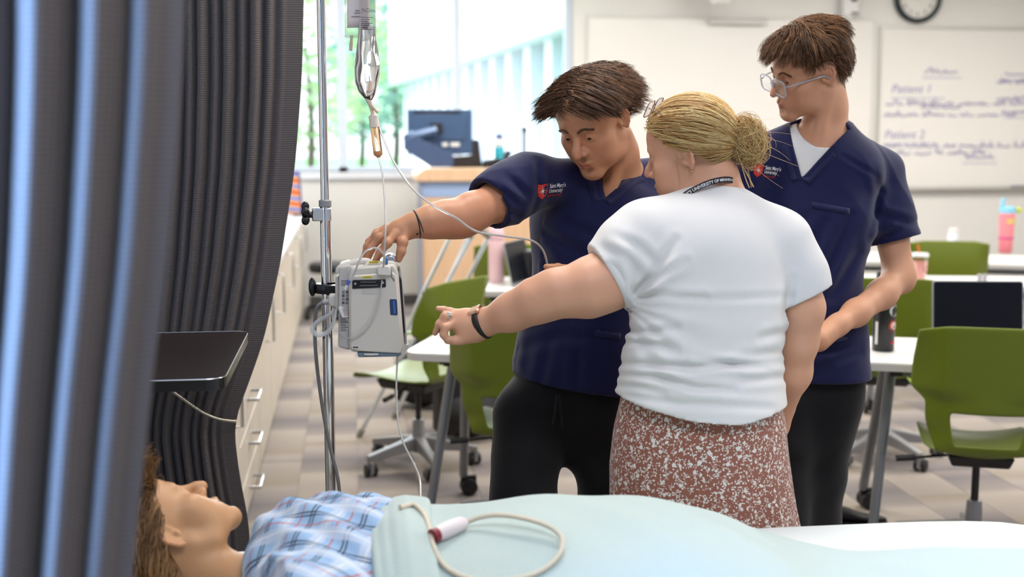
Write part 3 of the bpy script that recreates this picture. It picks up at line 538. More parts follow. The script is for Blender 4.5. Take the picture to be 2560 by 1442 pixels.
def curtain(name, label, Yc, xl, right, zb, zt, folds, amp, width, phase, hem=.06, seed=3, flare=None, warp=0., turn=0.):
    """right(z) -> x of the free edge; folds is a list of (position 0..1, width, depth) pleats"""
    t = thing(name, label, 'curtain', ((xl + right(1.5)) / 2, Yc, zb(0)))
    nu, nv = 260, 70; rng = np.random.RandomState(seed); ph = rng.uniform(0, 6, 6); v, uv = [], []
    for j in range(nv + 1):
        for i in range(nu + 1):
            s = i / nu; q = j / nv; zlo = zb(s); z = zlo + (zt - zlo) * q; xr = right(z); x = xl + (xr - xl) * s
            sw = s + .012 * math.sin(3.1 * s + ph[0] + .9 * z) + .006 * math.sin(9 * s + ph[1] - 1.3 * z)
            k = (1 - sm(1 - hem * 1.6, 1 - hem * .6, s)) * (.25 + .75 * abs(1 - .55 * (flare(z) if flare else 0)))
            a = sw * folds * 2 * PI + phase; a += warp * math.sin(a); wv = math.sin(a) + .28 * math.sin(2 * a + ph[2]) + .35 * math.sin(.47 * a + ph[3])
            v.append((x - t.location.x + .35 * amp * math.cos(a) * k, amp * wv * k + .01 * math.sin(6 * s + ph[4]) + turn * max(0, s - .925), z - t.location.z)); uv.append((s * width, z))
    me = bpy.data.meshes.new(name); me.from_pydata(v, [], [(j * (nu + 1) + i, j * (nu + 1) + i + 1, (j + 1) * (nu + 1) + i + 1, (j + 1) * (nu + 1) + i) for j in range(nv) for i in range(nu)]); add_uv(me, uv)
    obj('cloth', me, CURT, t, smooth=180, solid=.0018)
    rr = right(zt); MB().bb((xl, Yc - .012, zt), (rr + .3, Yc + .012, zt + .02)).build('track', ALU, t, world=True)
    for k in range(10): x = xl + (rr - xl) * (k + .5) / 10; MB().torus((x, Yc, zt - .005), .012, .002, (1, 0, 0), 12, 5).build('hook', STEEL, t, world=True)
    return t
def edge(pts, Y):
    W = [at(u, v, Y) for u, v in pts]; zs = [p.z for p in W][::-1]; xs = [p.x for p in W][::-1]; return lambda z: float(np.interp(z, zs, xs))
def smooth_edge(pts, Y):
    f = edge(pts, Y); return lambda z: sum(f(z + d) for d in (-.05, -.025, 0, .025, .05)) / 5
r2 = smooth_edge([(762, -200), (760, 0), (755, 200), (738, 420), (703, 650), (660, 850), (612, 985), (585, 1052), (592, 1130), (604, 1210), (624, 1306)], 3.42)
zk = at(585, 1052, 3.42).z
curtain('privacy_curtain', 'dark grey privacy curtain tied back beside the cabinets', 3.42, -1.0, r2, lambda s: .40 - .03 * s, 2.6, 25, .017, 2.6, .4, hem=.075, flare=lambda z: math.exp(-((z - zk) / .12) ** 2))
# bead chain holding it back
pts = [at(u, v, Y) for u, v, Y in [(410, 962, 3.30), (450, 992, 3.32), (505, 1030, 3.345), (545, 1047, 3.355), (584, 1053, 3.37), (588, 1051, 3.45)]]
ch = MB()
for p in catmull(pts, 64): ch.ball(p, .0042, 7, 5)
ch.tube(catmull(pts, 40), .0014, 5)
tb = thing('tieback_chain', 'beaded metal tieback chain looped round the grey curtain', 'chain', pts[2]); o = ch.build('bead_chain', mat('bead_metal', (190, 182, 165), .3, .8), tb, world=True); 
r1 = smooth_edge([(455, -250), (450, 0), (441, 200), (426, 400), (402, 700), (385, 820), (362, 1000), (342, 1200), (318, 1442), (300, 1650), (290, 2200)], 1.32)
curtain('privacy_curtain', 'near privacy curtain catching blue window light in broad folds', 1.32, -.92, r1, lambda s: .38, 2.6, 12.5, .021, 1.7, 5.06, hem=.045, seed=11, warp=.45, turn=.42)

# ------------------------------------------------------------------ overbed table
ot = thing('overbed_table', 'dark wood overbed table jutting out from behind the near curtain', 'table', (-.66, 2.89, 0))
m, nt, b, N, L = nodes('dark_wood'); b.inputs['Roughness'].default_value = .38; tc = N('TexCoord'); mp = N('Mapping'); mp.inputs['Scale'].default_value = (3, 40, 40); L(tc.outputs['Object'], mp.inputs[0]); nz = N('TexNoise', Scale=3.0, Detail=5.0); L(mp.outputs[0], nz.inputs['Vector']); cr = N('ValToRGB'); L(nz.outputs['Fac'], cr.inputs[0]); cr.color_ramp.elements[0].color = lin((22, 16, 16)); cr.color_ramp.elements[1].color = lin((42, 31, 29)); L(cr.outputs[0], b.inputs['Base Color'])
tp = MB().prism(round_rect(.76, .62, .035), .003, (0, 0, 1.075)).build('tabletop', m, ot)
MB().prism(round_rect(.768, .628, .039), .024, (0, 0, 1.052)).build('edge_band', mat('edge_black', (30, 30, 30), .25), tp)
MB().tube([(x, y, 1.077) for x, y in round_rect(.766, .626, .038) + [round_rect(.766, .626, .038)[0]]], .0018, 6, cap=False).build('rim', STEEL, tp)
MB().bb((-.36, -.02, .05), (-.30, .04, 1.05)).build('column', STEEL, ot); MB().bb((-.38, -.3, .03), (-.28, .3, .07)).build('foot', STEEL, ot); MB().bb((-.36, -.04, 1.02), (.1, .04, 1.046)).build('support', STEEL, ot)
# ------------------------------------------------------------------ bed
BX0, BX1, BY0, BY1, BZ = -.88, 1.50, 1.52, 2.44, .75
bed = thing('hospital_bed', 'hospital bed with white mattress across the foreground', 'bed', ((BX0 + BX1) / 2, (BY0 + BY1) / 2, 0)); SHEET = mat('sheet_white', (232, 237, 233), .8, bump=(420, .12))
def rbox(s, q):
    a = s * 2 * PI; px, py = math.cos(a), math.sin(a); n = (abs(px) ** 10 + abs(py) ** 10) ** -.1; e = [.94, .985, 1, 1, 1, .99, .965, .9, 0.0]; h = [0, .01, .03, .1, .14, .163, .175, .18, .18]; i = q * 8; lo = int(min(7, i)); fr_ = i - lo; k = e[lo] + (e[lo + 1] - e[lo]) * fr_; hz = h[lo] + (h[lo + 1] - h[lo]) * fr_
    hx, hy = (BX1 - BX0) / 2, (BY1 - BY0) / 2
    return Vector((px * n * (hx - (1 - k) * .3) if k > .5 else px * n * hx * k, py * n * (hy - (1 - k) * .3) if k > .5 else py * n * hy * k, BZ - .18 + hz))
MB().grid(rbox, 120, 8).build('mattress', SHEET, bed, smooth=180)
FR = mat('bed_frame', (210, 208, 200), .4); MB().bb((BX0 + .02, BY0 + .03, .46), (BX1 - .02, BY1 - .03, .56)).build('frame', FR, bed, world=True, bevel=.01)
MB().bb((BX0 - .05, BY0 + .02, .4), (BX0 - .01, BY1 - .02, .72)).build('headboard', FR, bed, world=True, bevel=.02); MB().bb((BX1 + .01, BY0 + .06, .3), (BX1 + .04, BY1 - .06, .62)).build('footboard', FR, bed, world=True, bevel=.02)
for x in (BX0 + .25, BX1 - .25):
    for y in (BY0 + .12, BY1 - .12): lg = MB().bb((x - .03, y - .03, .1), (x + .03, y + .03, .46)).build('leg', FR, bed, world=True); MB().lathe([(.01, -.02), (.06, -.02), (.06, .02), (.01, .02)], 20, (x, y, .06), (0, 1, 0)).build('wheel', WHEEL, lg, world=True)
# blanket: a sheet laid over the body mound, with its top edge turned back
ridge = [(-.5, .0), (.02, .10)] + [(at(u, v, 2.2).x, at(u, v, 2.2).z - BZ) for u, v in [(960, 1262), (1075, 1282), (1180, 1263), (1340, 1240), (1500, 1248), (1640, 1263), (1750, 1287), (1830, 1312)]] + [(.86, .015), (1.0, .0), (3, 0)]
rxs, rzs = [r[0] for r in ridge], [r[1] for r in ridge]
def rz_(x): return sum(float(np.interp(x + d, rxs, rzs)) for d in (-.04, -.02, 0, .02, .04)) / 5
def bheight(x, y):
    r = max(0, rz_(x)); k = math.exp(-abs((y - 2.13) / .235) ** 2.6) if y > 2.13 else math.exp(-abs((y - 2.13) / .30) ** 2.8)
    wr = .0035 * math.sin(11 * x + 7 * y + 2 * math.sin(5 * y)) + .003 * math.sin(23 * y - 9 * x) + .002 * math.sin(31 * x + 4 * math.sin(9 * y))
    return BZ + .012 + r * k + wr * (.5 + 3 * r)
def by_far(x): return 2.40 - .0 * x if x < .7 else 2.40 - .17 * sm(.7, 1.0, x) - .05 * sm(1.0, 1.5, x)
def blan(s, q, x0, x1, lift):
    x = x0 + (x1 - x0) * s; yf = by_far(x); y = BY0 - .03 + (yf - BY0 + .03) * q; z = bheight(x, y) + lift
    if y < BY0 + .02: z -= (BY0 + .02 - y) * 5
    z -= .010 * sm(.985, 1, q)
    return Vector((x, y, z))
xh0, xh1 = at(930, 1350, 2.15).x, at(1078, 1350, 2.15).x
m, nt, b, N, L = nodes('blanket_mint'); b.inputs['Roughness'].default_value = .9; b.inputs['Sheen Weight'].default_value = .3; tc = N('TexCoord'); nz = N('TexNoise', Scale=420.0, Detail=3.0); L(tc.outputs['Object'], nz.inputs['Vector']); cr = N('ValToRGB'); L(nz.outputs['Fac'], cr.inputs[0]); cr.color_ramp.elements[0].color = lin((186, 204, 198)); cr.color_ramp.elements[1].color = lin((206, 221, 215)); L(cr.outputs[0], b.inputs['Base Color']); bp = N('Bump', Strength=.5, Distance=.002); L(nz.outputs['Fac'], bp.inputs['Height']); L(bp.outputs[0], b.inputs['Normal'])
MINT = m
bl_ = thing('blanket', 'pale mint blanket drawn over the mannequin with a turned back hem', 'blanket', (.7, 2.0, BZ))
MB().grid(lambda s, q: blan(s, q, xh0 + .02, 1.49, 0), 150, 90).build('cover', MINT, bl_, world=True, smooth=180, solid=.006)
def hemf(s, q):
    k = s; x = xh0 + (xh1 - xh0) * sm(0, 1, k) * 1.0; p = blan((x - xh0) / 1.0, q, xh0, xh0 + 1.0, .007 + .007 * math.sin(PI * min(1, k * 6) / 2) * (1 - sm(.75, 1, k) * .6)); p.x = x + .006 * math.sin(8 * q) - .018 * (q - .8) * (1 - k)
    if k < .08: p.z -= (.08 - k) * .28
    p.z += .012 * sm(.86, .95, q) * (1 - sm(.15, .5, k)) - .006 * sm(.9, 1, k); return p
MB().grid(hemf, 40, 90).build('turned_hem', MINT, bl_, world=True, smooth=180, solid=.006)
yl = [hemf(.02, q) for q in np.linspace(.4, 1, 30)]
# pillow
def pil(s, q):
    a = (s - .5) * 2; c = (q - .5) * 2; top = 1 if q <= 1 else -1; e = (1 - abs(a) ** 3.5) ** .5 * (1 - abs(c) ** 3.5) ** .5
    return Vector((a * .22, c * .33, e * .075))
pw = thing('pillow', 'white pillow under the mannequin head', 'pillow', (-.58, 1.98, BZ)); PWM = mat('pillow_white', (236, 236, 236), .85)
MB().grid(pil, 24, 30).build('pillow_top', PWM, pw, smooth=180); MB().grid(lambda s, q: Vector((pil(s, q).x, pil(s, q).y, .004 + .0 * q)), 24, 30).build('pillow_base', PWM, pw, smooth=180)
# handset with cream cable lying on the blanket
def onb(u, v, lift=.006):
    r_ = ray(u, v)
    for i in range(400):
        p = EYE + r_ * (1.6 + .003 * i)
        if p.z < bheight(p.x, p.y) + lift + .003: break
    return p
CRM = mat('cable_cream', (226, 214, 190), .45); hs_ = thing('sensor_cable', 'cream cable looped on the blanket with a white and red connector', 'cable', onb(1085, 1345))
pts = [onb(u, v, l) for u, v, l in [(1000, 1268, .02), (1035, 1262, .018), (1060, 1285, .016), (1073, 1320, .012), (1082, 1360, .012), (1100, 1400, .007), (1130, 1428, .006), (1190, 1450, .006), (1280, 1448, .006), (1350, 1428, .007), (1395, 1390, .01), (1405, 1350, .016), (1380, 1320, .022), (1320, 1298, .026), (1250, 1287, .026), (1200, 1293, .02), (1166, 1305, .013)]]
MB().tube(catmull(pts, 160), .0046, 8).build('cable', CRM, hs_, world=True)
a, c = onb(1166, 1304, .012), onb(1092, 1336, .014)
MB().tube([a + (c - a) * k for k in (0, .08, .2, .5, .85, 1)], lambda t: [.006, .010, .0135, .0145, .0145, .013][int(round(t * 5))], 14).build('connector', mat('connector_white', (238, 226, 224), .4), hs_, world=True)
d = (c - a).normalized(); MB().tube([c - d * .001, c + d * .010], .0132, 14).build('red_end', mat('dark_red', (140, 30, 45), .4), hs_, world=True)

# ------------------------------------------------------------------ drip stand
YP = 3.0; PX = at(815, 620, YP).x; iv = thing('drip_stand', 'chrome wheeled drip stand behind the bed', 'drip stand', (PX, YP, 0))
def zp(v): return at(815, v, YP).z
MB().cyl((0, 0, .12), (0, 0, zp(512)), .0135, n=24).build('outer_pole', CHROME, iv); MB().cyl((0, 0, zp(512)), (0, 0, 2.25), .0105, n=24).build('inner_pole', CHROME, iv)
MB().lathe([(.0125, 0), (.0155, .002), (.0155, .016), (.0125, .019)], 24, (0, 0, zp(518))).build('collar', mat('collar_grey', (150, 150, 150), .45), iv)
kb = MB().bb((-.032, -.013, zp(552)), (.0145, .013, zp(519))).build('clamp', CHROME, iv, bevel=.003)
kn = MB().cyl((-.032, -.004, zp(536)), (-.042, -.006, zp(536)), .008)
for k in range(5):
    a_ = k * 2 * PI / 5 + .3; kn.ball((-.048, .017 * math.cos(a_) - .006, zp(534) + .019 * math.sin(a_)), (.010, .010, .012), 10, 7)
kn.ball((-.047, -.006, zp(534)), (.010, .016, .018)).build('knob', mat('knob_black', (16, 16, 18), .25), kb)
for k in range(5):
    a_ = k * 2 * PI / 5 + .2; d = Vector((math.cos(a_), math.sin(a_), 0)); lg = MB().tube([(0, 0, .14), d * .12 + Vector((0, 0, .12)), d * .28 + Vector((0, 0, .085))], .013, 10).build('leg', CHROME, iv); caster(lg, d * .28 + Vector((0, 0, .08)), a_)
MB().tube(catmull([(0, 0, 2.2), (.04, -.03, 2.19), (.095, -.06, 2.17), (.11, -.07, 2.15), (.115, -.075, 2.17)], 16), .0035, 8).build('hook', CHROME, iv); MB().tube(catmull([(0, 0, 2.2), (.03, .01, 2.19), (.06, .02, 2.17), (.065, .02, 2.15), (.07, .02, 2.17)], 16), .0035, 8).build('hook', CHROME, iv)
# bags
m, nt, b, N, L = nodes('saline'); b.inputs['Base Color'].default_value = (1, 1, 1, 1); b.inputs['Transmission Weight'].default_value = 1; b.inputs['IOR'].default_value = 1.32; b.inputs['Roughness'].default_value = .015; SAL = m
VIN = thin_clear('bag_vinyl', (236, 236, 238), .3, .06); INKB = mat('bag_ink', (96, 92, 92), .6); PORT = mat('port_beige', (232, 212, 188), .4)
Yb = 2.93
fb = thing('saline_bag', 'filled clear saline bag bulging above the drip chamber', 'drip bag', at(928, 250, Yb))
prof = [(v, (l + r_) / 2, (r_ - l) / 2) for v, l, r_ in [(-140, 893, 943), (-60, 896, 941), (0, 899, 938), (40, 899, 938), (90, 896, 940), (130, 890, 945), (170, 886, 949), (205, 888, 947), (230, 898, 941), (245, 910, 934), (252, 917, 928)]]
vs, us, hw = [p[0] for p in prof], [p[1] for p in prof], [p[2] for p in prof]
def bagp(s, q, k=1.0, v0=-140, v1=252):
    v = v0 + (v1 - v0) * q; c = at(float(np.interp(v, vs, us)), v, Yb); h = float(np.interp(v, vs, hw)) / F_PX * Yb * 1.0 * k; th = h * float(np.interp(v, [-140, 0, 90, 170, 230, 252], [.16, .35, .75, 1.0, .9, .8])); a_ = s * 2 * PI
    w_ = 1 + .035 * math.sin(3 * a_ + v * .05) * sm(60, 150, v) + .02 * math.sin(5 * a_ - v * .09) * sm(60, 150, v)
    return c + Vector((math.cos(a_) * h * w_, math.sin(a_) * th * w_, 0))
MB().grid(lambda s, q: bagp(s, q, .95, 66, 250), 36, 40).build('fluid', SAL, fb, world=True, smooth=180)
MB().grid(lambda s, q: bagp(s, q), 36, 60).build('bag_film', VIN, fb, world=True, smooth=180)
tv, tf = text_mesh("Sodium Chlo", .0105, .0001); o_ = at(906, 30, Yb - .012)
for txt, u, v, sz in [('%Chlo', 904, 30, .0125)]:
    tv, tf = text_mesh(txt, sz, .0001); o_ = at(u, v, Yb - .0095); MB().add([o_ + Vector((q.x, q.z + .1 * q.x, q.y)) for q in tv], tf).build('print', INKB, fb, world=True, smooth=0)
for k in range(7): o_ = at(902, 44 + 5 * k, Yb - .011); MB().bb(o_, o_ + Vector((.028 - .006 * (k % 3), .0003, .0012))).build('print_line', INKB, fb, world=True)
MB().tube(catmull([at(918, 243, Yb), at(926, 262, Yb), at(932, 285, Yb)], 8), lambda t: .0075 - .0035 * t, 10).build('port', PORT, fb, world=True); MB().tube([at(928, 262, Yb - .004), at(945, 281, Yb - .012)], .0042, 10).build('port', PORT, fb, world=True)
Y2 = 2.99; eb = thing('saline_bag', 'flat drip bag with a pinkish printed label, behind the filled one', 'drip bag', at(898, 95, Y2))
MB().grid(lambda s, q: at(862 + 76 * s, -150 + 245 * q, Y2) + Vector((0, -.012 * math.sin(PI * s) * math.sin(PI * min(1, q * 1.02)), 0)), 12, 20).build('bag_film', VIN, eb, world=True, smooth=180, solid=.001)
MB().grid(lambda s, q: at(868 + 56 * s, -120 + 190 * q, Y2 - .014) + Vector((0, -.008 * math.sin(PI * s), 0)), 10, 8).build('paper_label', mat('label_pinkish', (242, 226, 218), .6), eb, world=True, smooth=180, solid=.0006)
for u, v, n_ in [(888, 27, 14), (885, 33, 18), (878, 42, 24), (880, -10, 20), (880, -20, 16)]: o_ = at(u, v, Y2 - .0245); MB().bb(o_, o_ + Vector((n_ * .001, .0003, .0014))).build('print_line', INKB, eb, world=True)
MB().cyl(at(879, 88, Y2), at(878, 108, Y2), .0036, n=10).cyl(at(878, 106, Y2), at(877, 127, Y2), .0044, n=12).build('port', PORT, eb, world=True)
# drip chamber and lines
dc = thing('drip_chamber', 'amber drip chamber hanging below the filled bag', 'drip chamber', at(945, 388, Yb)); A, B = at(933, 288, Yb), at(946, 390, Yb); dd = (B - A).normalized(); ln_ = (B - A).length
MB().lathe([(.004, -.012), (.006, -.002), (.0115, .002), (.0115, .014), (.0128, .024), (.0128, .029), (.003, .030)], 20, A, dd).build('cap', mat('chamber_cap', (238, 222, 202), .45), dc, world=True)
m, nt, b, N, L = nodes('amber_clear'); b.inputs['Base Color'].default_value = lin((250, 214, 176)); b.inputs['Transmission Weight'].default_value = .85; b.inputs['Roughness'].default_value = .06; b.inputs['IOR'].default_value = 1.4
MB().lathe([(.010, .029), (.0112, .033), (.0112, ln_ - .012), (.0095, ln_ - .004), (.004, ln_), (.001, ln_)], 24, A, dd).build('chamber', m, dc, world=True); MB().lathe([(.0105, ln_ - .012), (.0117, ln_ - .009), (.0105, ln_ - .003), (.003, ln_ + .004)], 20, A, dd).build('outlet', mat('amber', (214, 150, 96), .3), dc, world=True)
m, nt, b, N, L = nodes('tubing'); b.inputs['Base Color'].default_value = lin((240, 236, 232)); b.inputs['Transmission Weight'].default_value = .45; b.inputs['Roughness'].default_value = .18; b.inputs['IOR'].default_value = 1.25; TUB = m
def line(name, label, pts, r=.0023, extra=None):
    W = [at(u, v, Y) for u, v, Y in pts]; t = thing(name, label, 'tubing', W[0]); MB().tube(catmull(W, 24 * len(W) // 2), r, 8).build('tube', TUB, t, world=True); return t
YQ = 2.80
line('drip_line', 'thin clear tube running from the drip chamber down into the pump', [(946, 392, Yb), (957, 440, 2.9), (963, 520, 2.84), (963, 590, 2.80), (960, 640, YQ), (959, 668, YQ)])
line('long_line', 'long clear tube sagging from the drip bag to the fingers of the student', [(947, 312, Yb), (960, 350, 2.92), (985, 405, 2.9), (1030, 470, 2.8), (1085, 515, 2.72), (1140, 545, 2.7), (1190, 578, 2.7), (1260, 590, 2.72), (1325, 600, 2.76), (1355, 622, 2.82), (1368, 660, 2.86), (1366, 690, 2.88)], .0026)
t = line('looped_line', 'clear tube arching over the top of the pump', [(958, 668, YQ - .01), (962, 645, YQ - .02), (950, 625, YQ - .03), (932, 620, YQ - .035), (912, 630, YQ - .03), (897, 655, YQ - .025), (885, 685, YQ - .015), (872, 708, YQ - .012)], .0024); MB().cyl(at(873, 700, YQ - .013), at(868, 712, YQ - .012), .0045, n=12).build('blue_cap', mat('cap_blue', (90, 110, 190), .4), t, world=True); MB().cyl(at(868, 712, YQ - .012), at(863, 723, YQ - .012), .004, .003, n=12).build('luer_lock', PW, t, world=True)
line('pump_face_line', 'faint clear tube hanging across the side of the pump', [(955, 700, YQ - .004), (948, 750, YQ - .006), (930, 800, YQ - .008), (900, 835, YQ - .008), (870, 845, YQ - .006), (848, 835, YQ + .03)], .0017)
t = line('outlet_line', 'clear tube dropping from the pump bottom towards the bed', [(994, 890, 2.84), (992, 930, 2.83), (991, 985, 2.8), (996, 1060, 2.75), (1010, 1110, 2.72), (1035, 1160, 2.68), (1050, 1200, 2.62), (1052, 1262, 2.5)], .0023); MB().cyl(at(991, 975, 2.805), at(991, 990, 2.8), .0036, n=10).build('joint', TUB, t, world=True); MB().cyl(at(1033, 1155, 2.685), at(1037, 1163, 2.68), .0032, n=10).build('joint', TUB, t, world=True)
# ------------------------------------------------------------------ infusion pump
PC = mat('pump_cream', (222, 214, 202), .42); PC2 = mat('pump_grey', (206, 200, 192), .45); PB = mat('pump_blue_grey', (110, 128, 146), .45)
YU = 2.80; pu = thing('infusion_pump', 'cream infusion pump clamped on the drip stand', 'pump', at(930, 885, YU))
def plate(name, pts, Y0, dep, m, bevel=.004, parent=None):
    W = [at(u, v, Y0) for u, v in pts]; return MB().prism([(p.x, p.z) for p in W], dep, (0, Y0 + dep, 0), (1, 0, 0), (0, 0, 1)).build(name, m, parent or pu, world=True, bevel=bevel)
side = plate('side_shell', [(875, 868), (877, 700), (884, 689), (984, 681), (991, 690), (1006, 868), (1002, 884), (893, 878)], YU, .012, PC, .003)
plate('main_body', [(872, 870), (872, 690), (880, 668), (986, 660), (996, 680), (1011, 862), (1004, 884), (880, 880)], YU + .008, .15, PC, .006)
plate('rear_housing', [(845, 868), (848, 668), (876, 660), (876, 876), (866, 874)], YU + .025, .12, PC2, .005)
plate('base_tray', [(896, 893), (893, 881), (1004, 878), (1003, 887), (997, 891)], YU + .004, .14, PB, .002)
plate('foot_latch', [(922, 889), (910, 888), (910, 884), (946, 884), (946, 888)], YU - .002, .02, PC, .001); plate('front_door', [(996, 684), (1001, 668), (1010, 740), (1018, 860), (1012, 864)], YU + .03, .14, mat('door_grey', (176, 172, 172), .4), .003)
plate('screen_bezel', [(1000, 690), (1004, 700), (1013, 830), (1010, 836)], YU + .02, .12, DARKM, .002)
plate('top_module', [(905, 690), (905, 668), (918, 655), (984, 652), (993, 660), (994, 690)], YU + .02, .11, PC, .007); plate('cassette', [(944, 688), (944, 672), (950, 664), (972, 664), (977, 672), (977, 690)], YU - .012, .04, mat('cassette_white', (232, 226, 216), .3), .003)
plate('channel_seam', [(976, 690), (975, 672), (978, 668), (981, 692), (987, 700), (985, 704)], YU - .001, .004, mat('seam_brown', (140, 132, 124), .5), 0)
plate('knob_base', [(962, 656), (962, 645), (970, 636), (986, 637), (991, 647), (991, 658)], YU + .03, .05, mat('knob_silver', (186, 186, 194), .25, .7), .006)
plate('blue_connector', [(961, 660), (961, 648), (965, 641), (969, 648), (970, 660)], YU + .005, .014, mat('connector_blue', (40, 110, 170), .35), .002)
hd = MB().tube(catmull([at(u, v, YU + .045) for u, v in [(848, 682), (850, 672), (866, 664), (895, 656), (920, 655), (926, 668), (912, 674)]], 24), .0105, 12, flat=.9).build('carry_handle', PC, pu, world=True)
plate('handle_plate', [(846, 690), (850, 672), (870, 664), (906, 661), (925, 668), (925, 680), (905, 684), (880, 690)], YU + .03, .05, PC, .005); plate('handle_grip', [(906, 684), (908, 675), (926, 670), (926, 680), (920, 684)], YU + .026, .05, mat('grip_grey', (150, 148, 146), .5), .002)
dk = plate('dock_port', [(881, 722), (881, 702), (884, 700), (964, 698), (965, 716), (963, 718)], YU - .003, .006, mat('port_black', (18, 18, 20), .3), .002)
for u in (888, 957): MB().lathe([(.0028, 0), (.0028, .002), (.001, .0024)], 12, at(u, 709 - (u - 888) * .04, YU - .003), (0, -1, 0)).build('screw', STEEL, dk, world=True)
for k in range(12): plate('pin', [(902 + 3.2 * k, 706), (902 + 3.2 * k, 704), (903.4 + 3.2 * k, 704), (903.4 + 3.2 * k, 706)], YU - .0045, .002, STEEL, 0, dk)
plate('port_shelf', [(899, 715), (899, 713), (945, 712), (945, 714)], YU - .0045, .003, mat('shelf_grey', (120, 118, 116), .5), 0, dk)
plate('thumb_recess', [(906, 735), (902, 723), (944, 721), (942, 732), (938, 735)], YU - .0008, .002, PC2, 0)
for k, pts in enumerate([[(904, 695), (906, 691), (932, 689), (930, 694)], [(921, 658), (923, 653), (948, 652), (946, 657)]]):
    st_ = plate('yellow_sticker', pts, YU - (.0012 if k == 0 else -.018), .0015, mat('sticker_yellow', (240, 222, 60), .5), 0)
    for j in range(4): u0 = pts[0][0] + 4 + j * 5; plate('print_mark', [(u0, pts[0][1] - 1.5), (u0 + 1, pts[0][1] - 3.5), (u0 + 4, pts[0][1] - 4), (u0 + 3, pts[0][1] - 2)], YU - (.002 if k == 0 else -.0172), .001, mat('print_dark', (120, 100, 30), .6), 0, st_)
bs = plate('blue_sticker', [(976, 787), (974, 750), (976, 748), (990, 748), (992, 750), (994, 785), (992, 788)], YU - .001, .0015, mat('sticker_navy', (44, 62, 100), .25), 0); plate('sticker_glint', [(984, 785), (982, 752), (987, 750), (990, 784)], YU - .0018, .001, mat('sticker_mid', (66, 110, 180), .2), 0, bs)
sl = plate('side_slot', [(880, 872), (880, 864), (898, 864), (898, 872)], YU - .0008, .0015, mat('slot_light', (234, 230, 222), .4), 0); plate('slot_gap', [(882, 870), (882, 866), (896, 866), (896, 870)], YU - .0014, .001, HUB, 0, sl)
YR = YU + .0242
for j in range(11): plate('print_line', [(851, 787 + 4 * j), (851, 785.6 + 4 * j), (864 + 6 * ((j * 7) % 3) / 2, 785.6 + 4 * j), (864 + 6 * ((j * 7) % 3) / 2, 787 + 4 * j)], YR, .001, INKB, 0)
for j, v in enumerate([702, 707, 712]): plate('print_line', [(852, v + 1.2), (852, v - .6), (872, v - 1.2), (872, v + .8)], YR, .001, INKB, 0)
for j in range(4):
    for i_ in range(2): plate('symbol', [(855 + 10 * i_, 733 + 9 * j), (855 + 10 * i_, 728 + 9 * j), (858 + 10 * i_, 726 + 9 * j), (861 + 10 * i_, 728 + 9 * j), (861 + 10 * i_, 733 + 9 * j)], YR, .001, INKB if (i_ + j) % 2 else mat('symbol_grey', (150, 146, 140), .5), 0)
v, f = text_mesh('R', .0085, .0002); o_ = at(863, 760, YR); MB().add([o_ + Vector((q.x, q.z, q.y)) for q in v], f).build('print', INKB, pu, world=True, smooth=0)
pc_ = at(815, 720, YP); cl_ = MB().lathe([(.0155, -.012), (.03, -.012), (.032, -.009), (.032, .009), (.03, .012), (.0155, .012)], 28, (PX, YP, pc_.z)).bb((PX, YP - .05, pc_.z - .012), (at(850, 720, YP - .03).x, YP + .02, pc_.z + .012)).build('pole_clamp', mat('clamp_black', (22, 22, 24), .35), pu, world=True, bevel=.002); MB().ball((PX - .035, YP - .004, pc_.z + .004), (.010, .018, .024)).build('clamp_knob', MATS['clamp_black'], cl_, world=True)
pl = plate('power_inlet', [(822, 762), (821, 742), (826, 738), (842, 738), (843, 770), (826, 766)], YU + .06, .04, PC, .004); plate('inlet_plate', [(838, 770), (838, 695), (848, 690), (848, 780)], YU + .05, .06, PC, .003)
pts = [at(u, v, Y) for u, v, Y in [(824, 754, 2.87), (808, 756, 2.87), (795, 765, 2.87), (789, 785, 2.88), (787, 830, 2.9), (790, 890, 2.92), (798, 960, 2.94), (810, 1040, 2.95), (826, 1120, 2.95), (846, 1205, 2.95), (850, 1300, 2.96), (840, 1480, 3.0)]]
pcord = thing('power_cord', 'grey power cord drooping from the pump past the drip stand', 'cable', pts[3]); MB().tube(catmull(pts, 90), .0045, 10).build('cord', mat('cord_grey', (132, 130, 128), .5), pcord, world=True); MB().tube([pts[0], pts[1]], .0062, 12).build('plug_sleeve', mat('sleeve_grey', (170, 168, 164), .5), pcord, world=True)
pts = [at(u, v, Y) for u, v, Y in [(838, 770, 2.84), (826, 785, 2.83), (800, 800, 2.83), (784, 815, 2.83), (783, 828, 2.83), (795, 836, 2.83), (815, 832, 2.83), (830, 815, 2.82), (836, 795, 2.82), (840, 772, 2.83)]]
sp_ = thing('plastic_strap', 'translucent plastic strap looped below the pump clamp', 'strap', pts[0]); cm_ = catmull(pts, 60); sm_ = MB()
n_ = len(cm_); vv = []
for i, p in enumerate(cm_):
    tn_ = (cm_[min(i + 1, n_ - 1)] - cm_[max(i - 1, 0)]).normalized(); w_ = tn_.cross(FW).normalized() * (.0030 + .003 * math.sin(PI * i / n_)) + FW * .003; vv += [p + w_, p - w_]
sm_.add(vv, [(2 * i, 2 * i + 1, 2 * i + 3, 2 * i + 2) for i in range(n_ - 1)]).build('band', mat('strap_white', (222, 222, 220), .35, Alpha=.55), sp_, world=True, smooth=180, solid=.0008)
tg = plate('hang_tag', [(846, 768), (852, 764), (864, 773), (871, 792), (856, 794)], YU + .008, .0012, PW, 0)
for j in range(5): plate('red_print', [(856 + j * 1.2, 773 + 4 * j), (856 + j * 1.2, 771.6 + 4 * j), (864 + j * 1.2, 771.6 + 4 * j), (864 + j * 1.2, 773 + 4 * j)], YU + .0068, .001, mat('print_red', (190, 120, 120), .6), 0, tg)
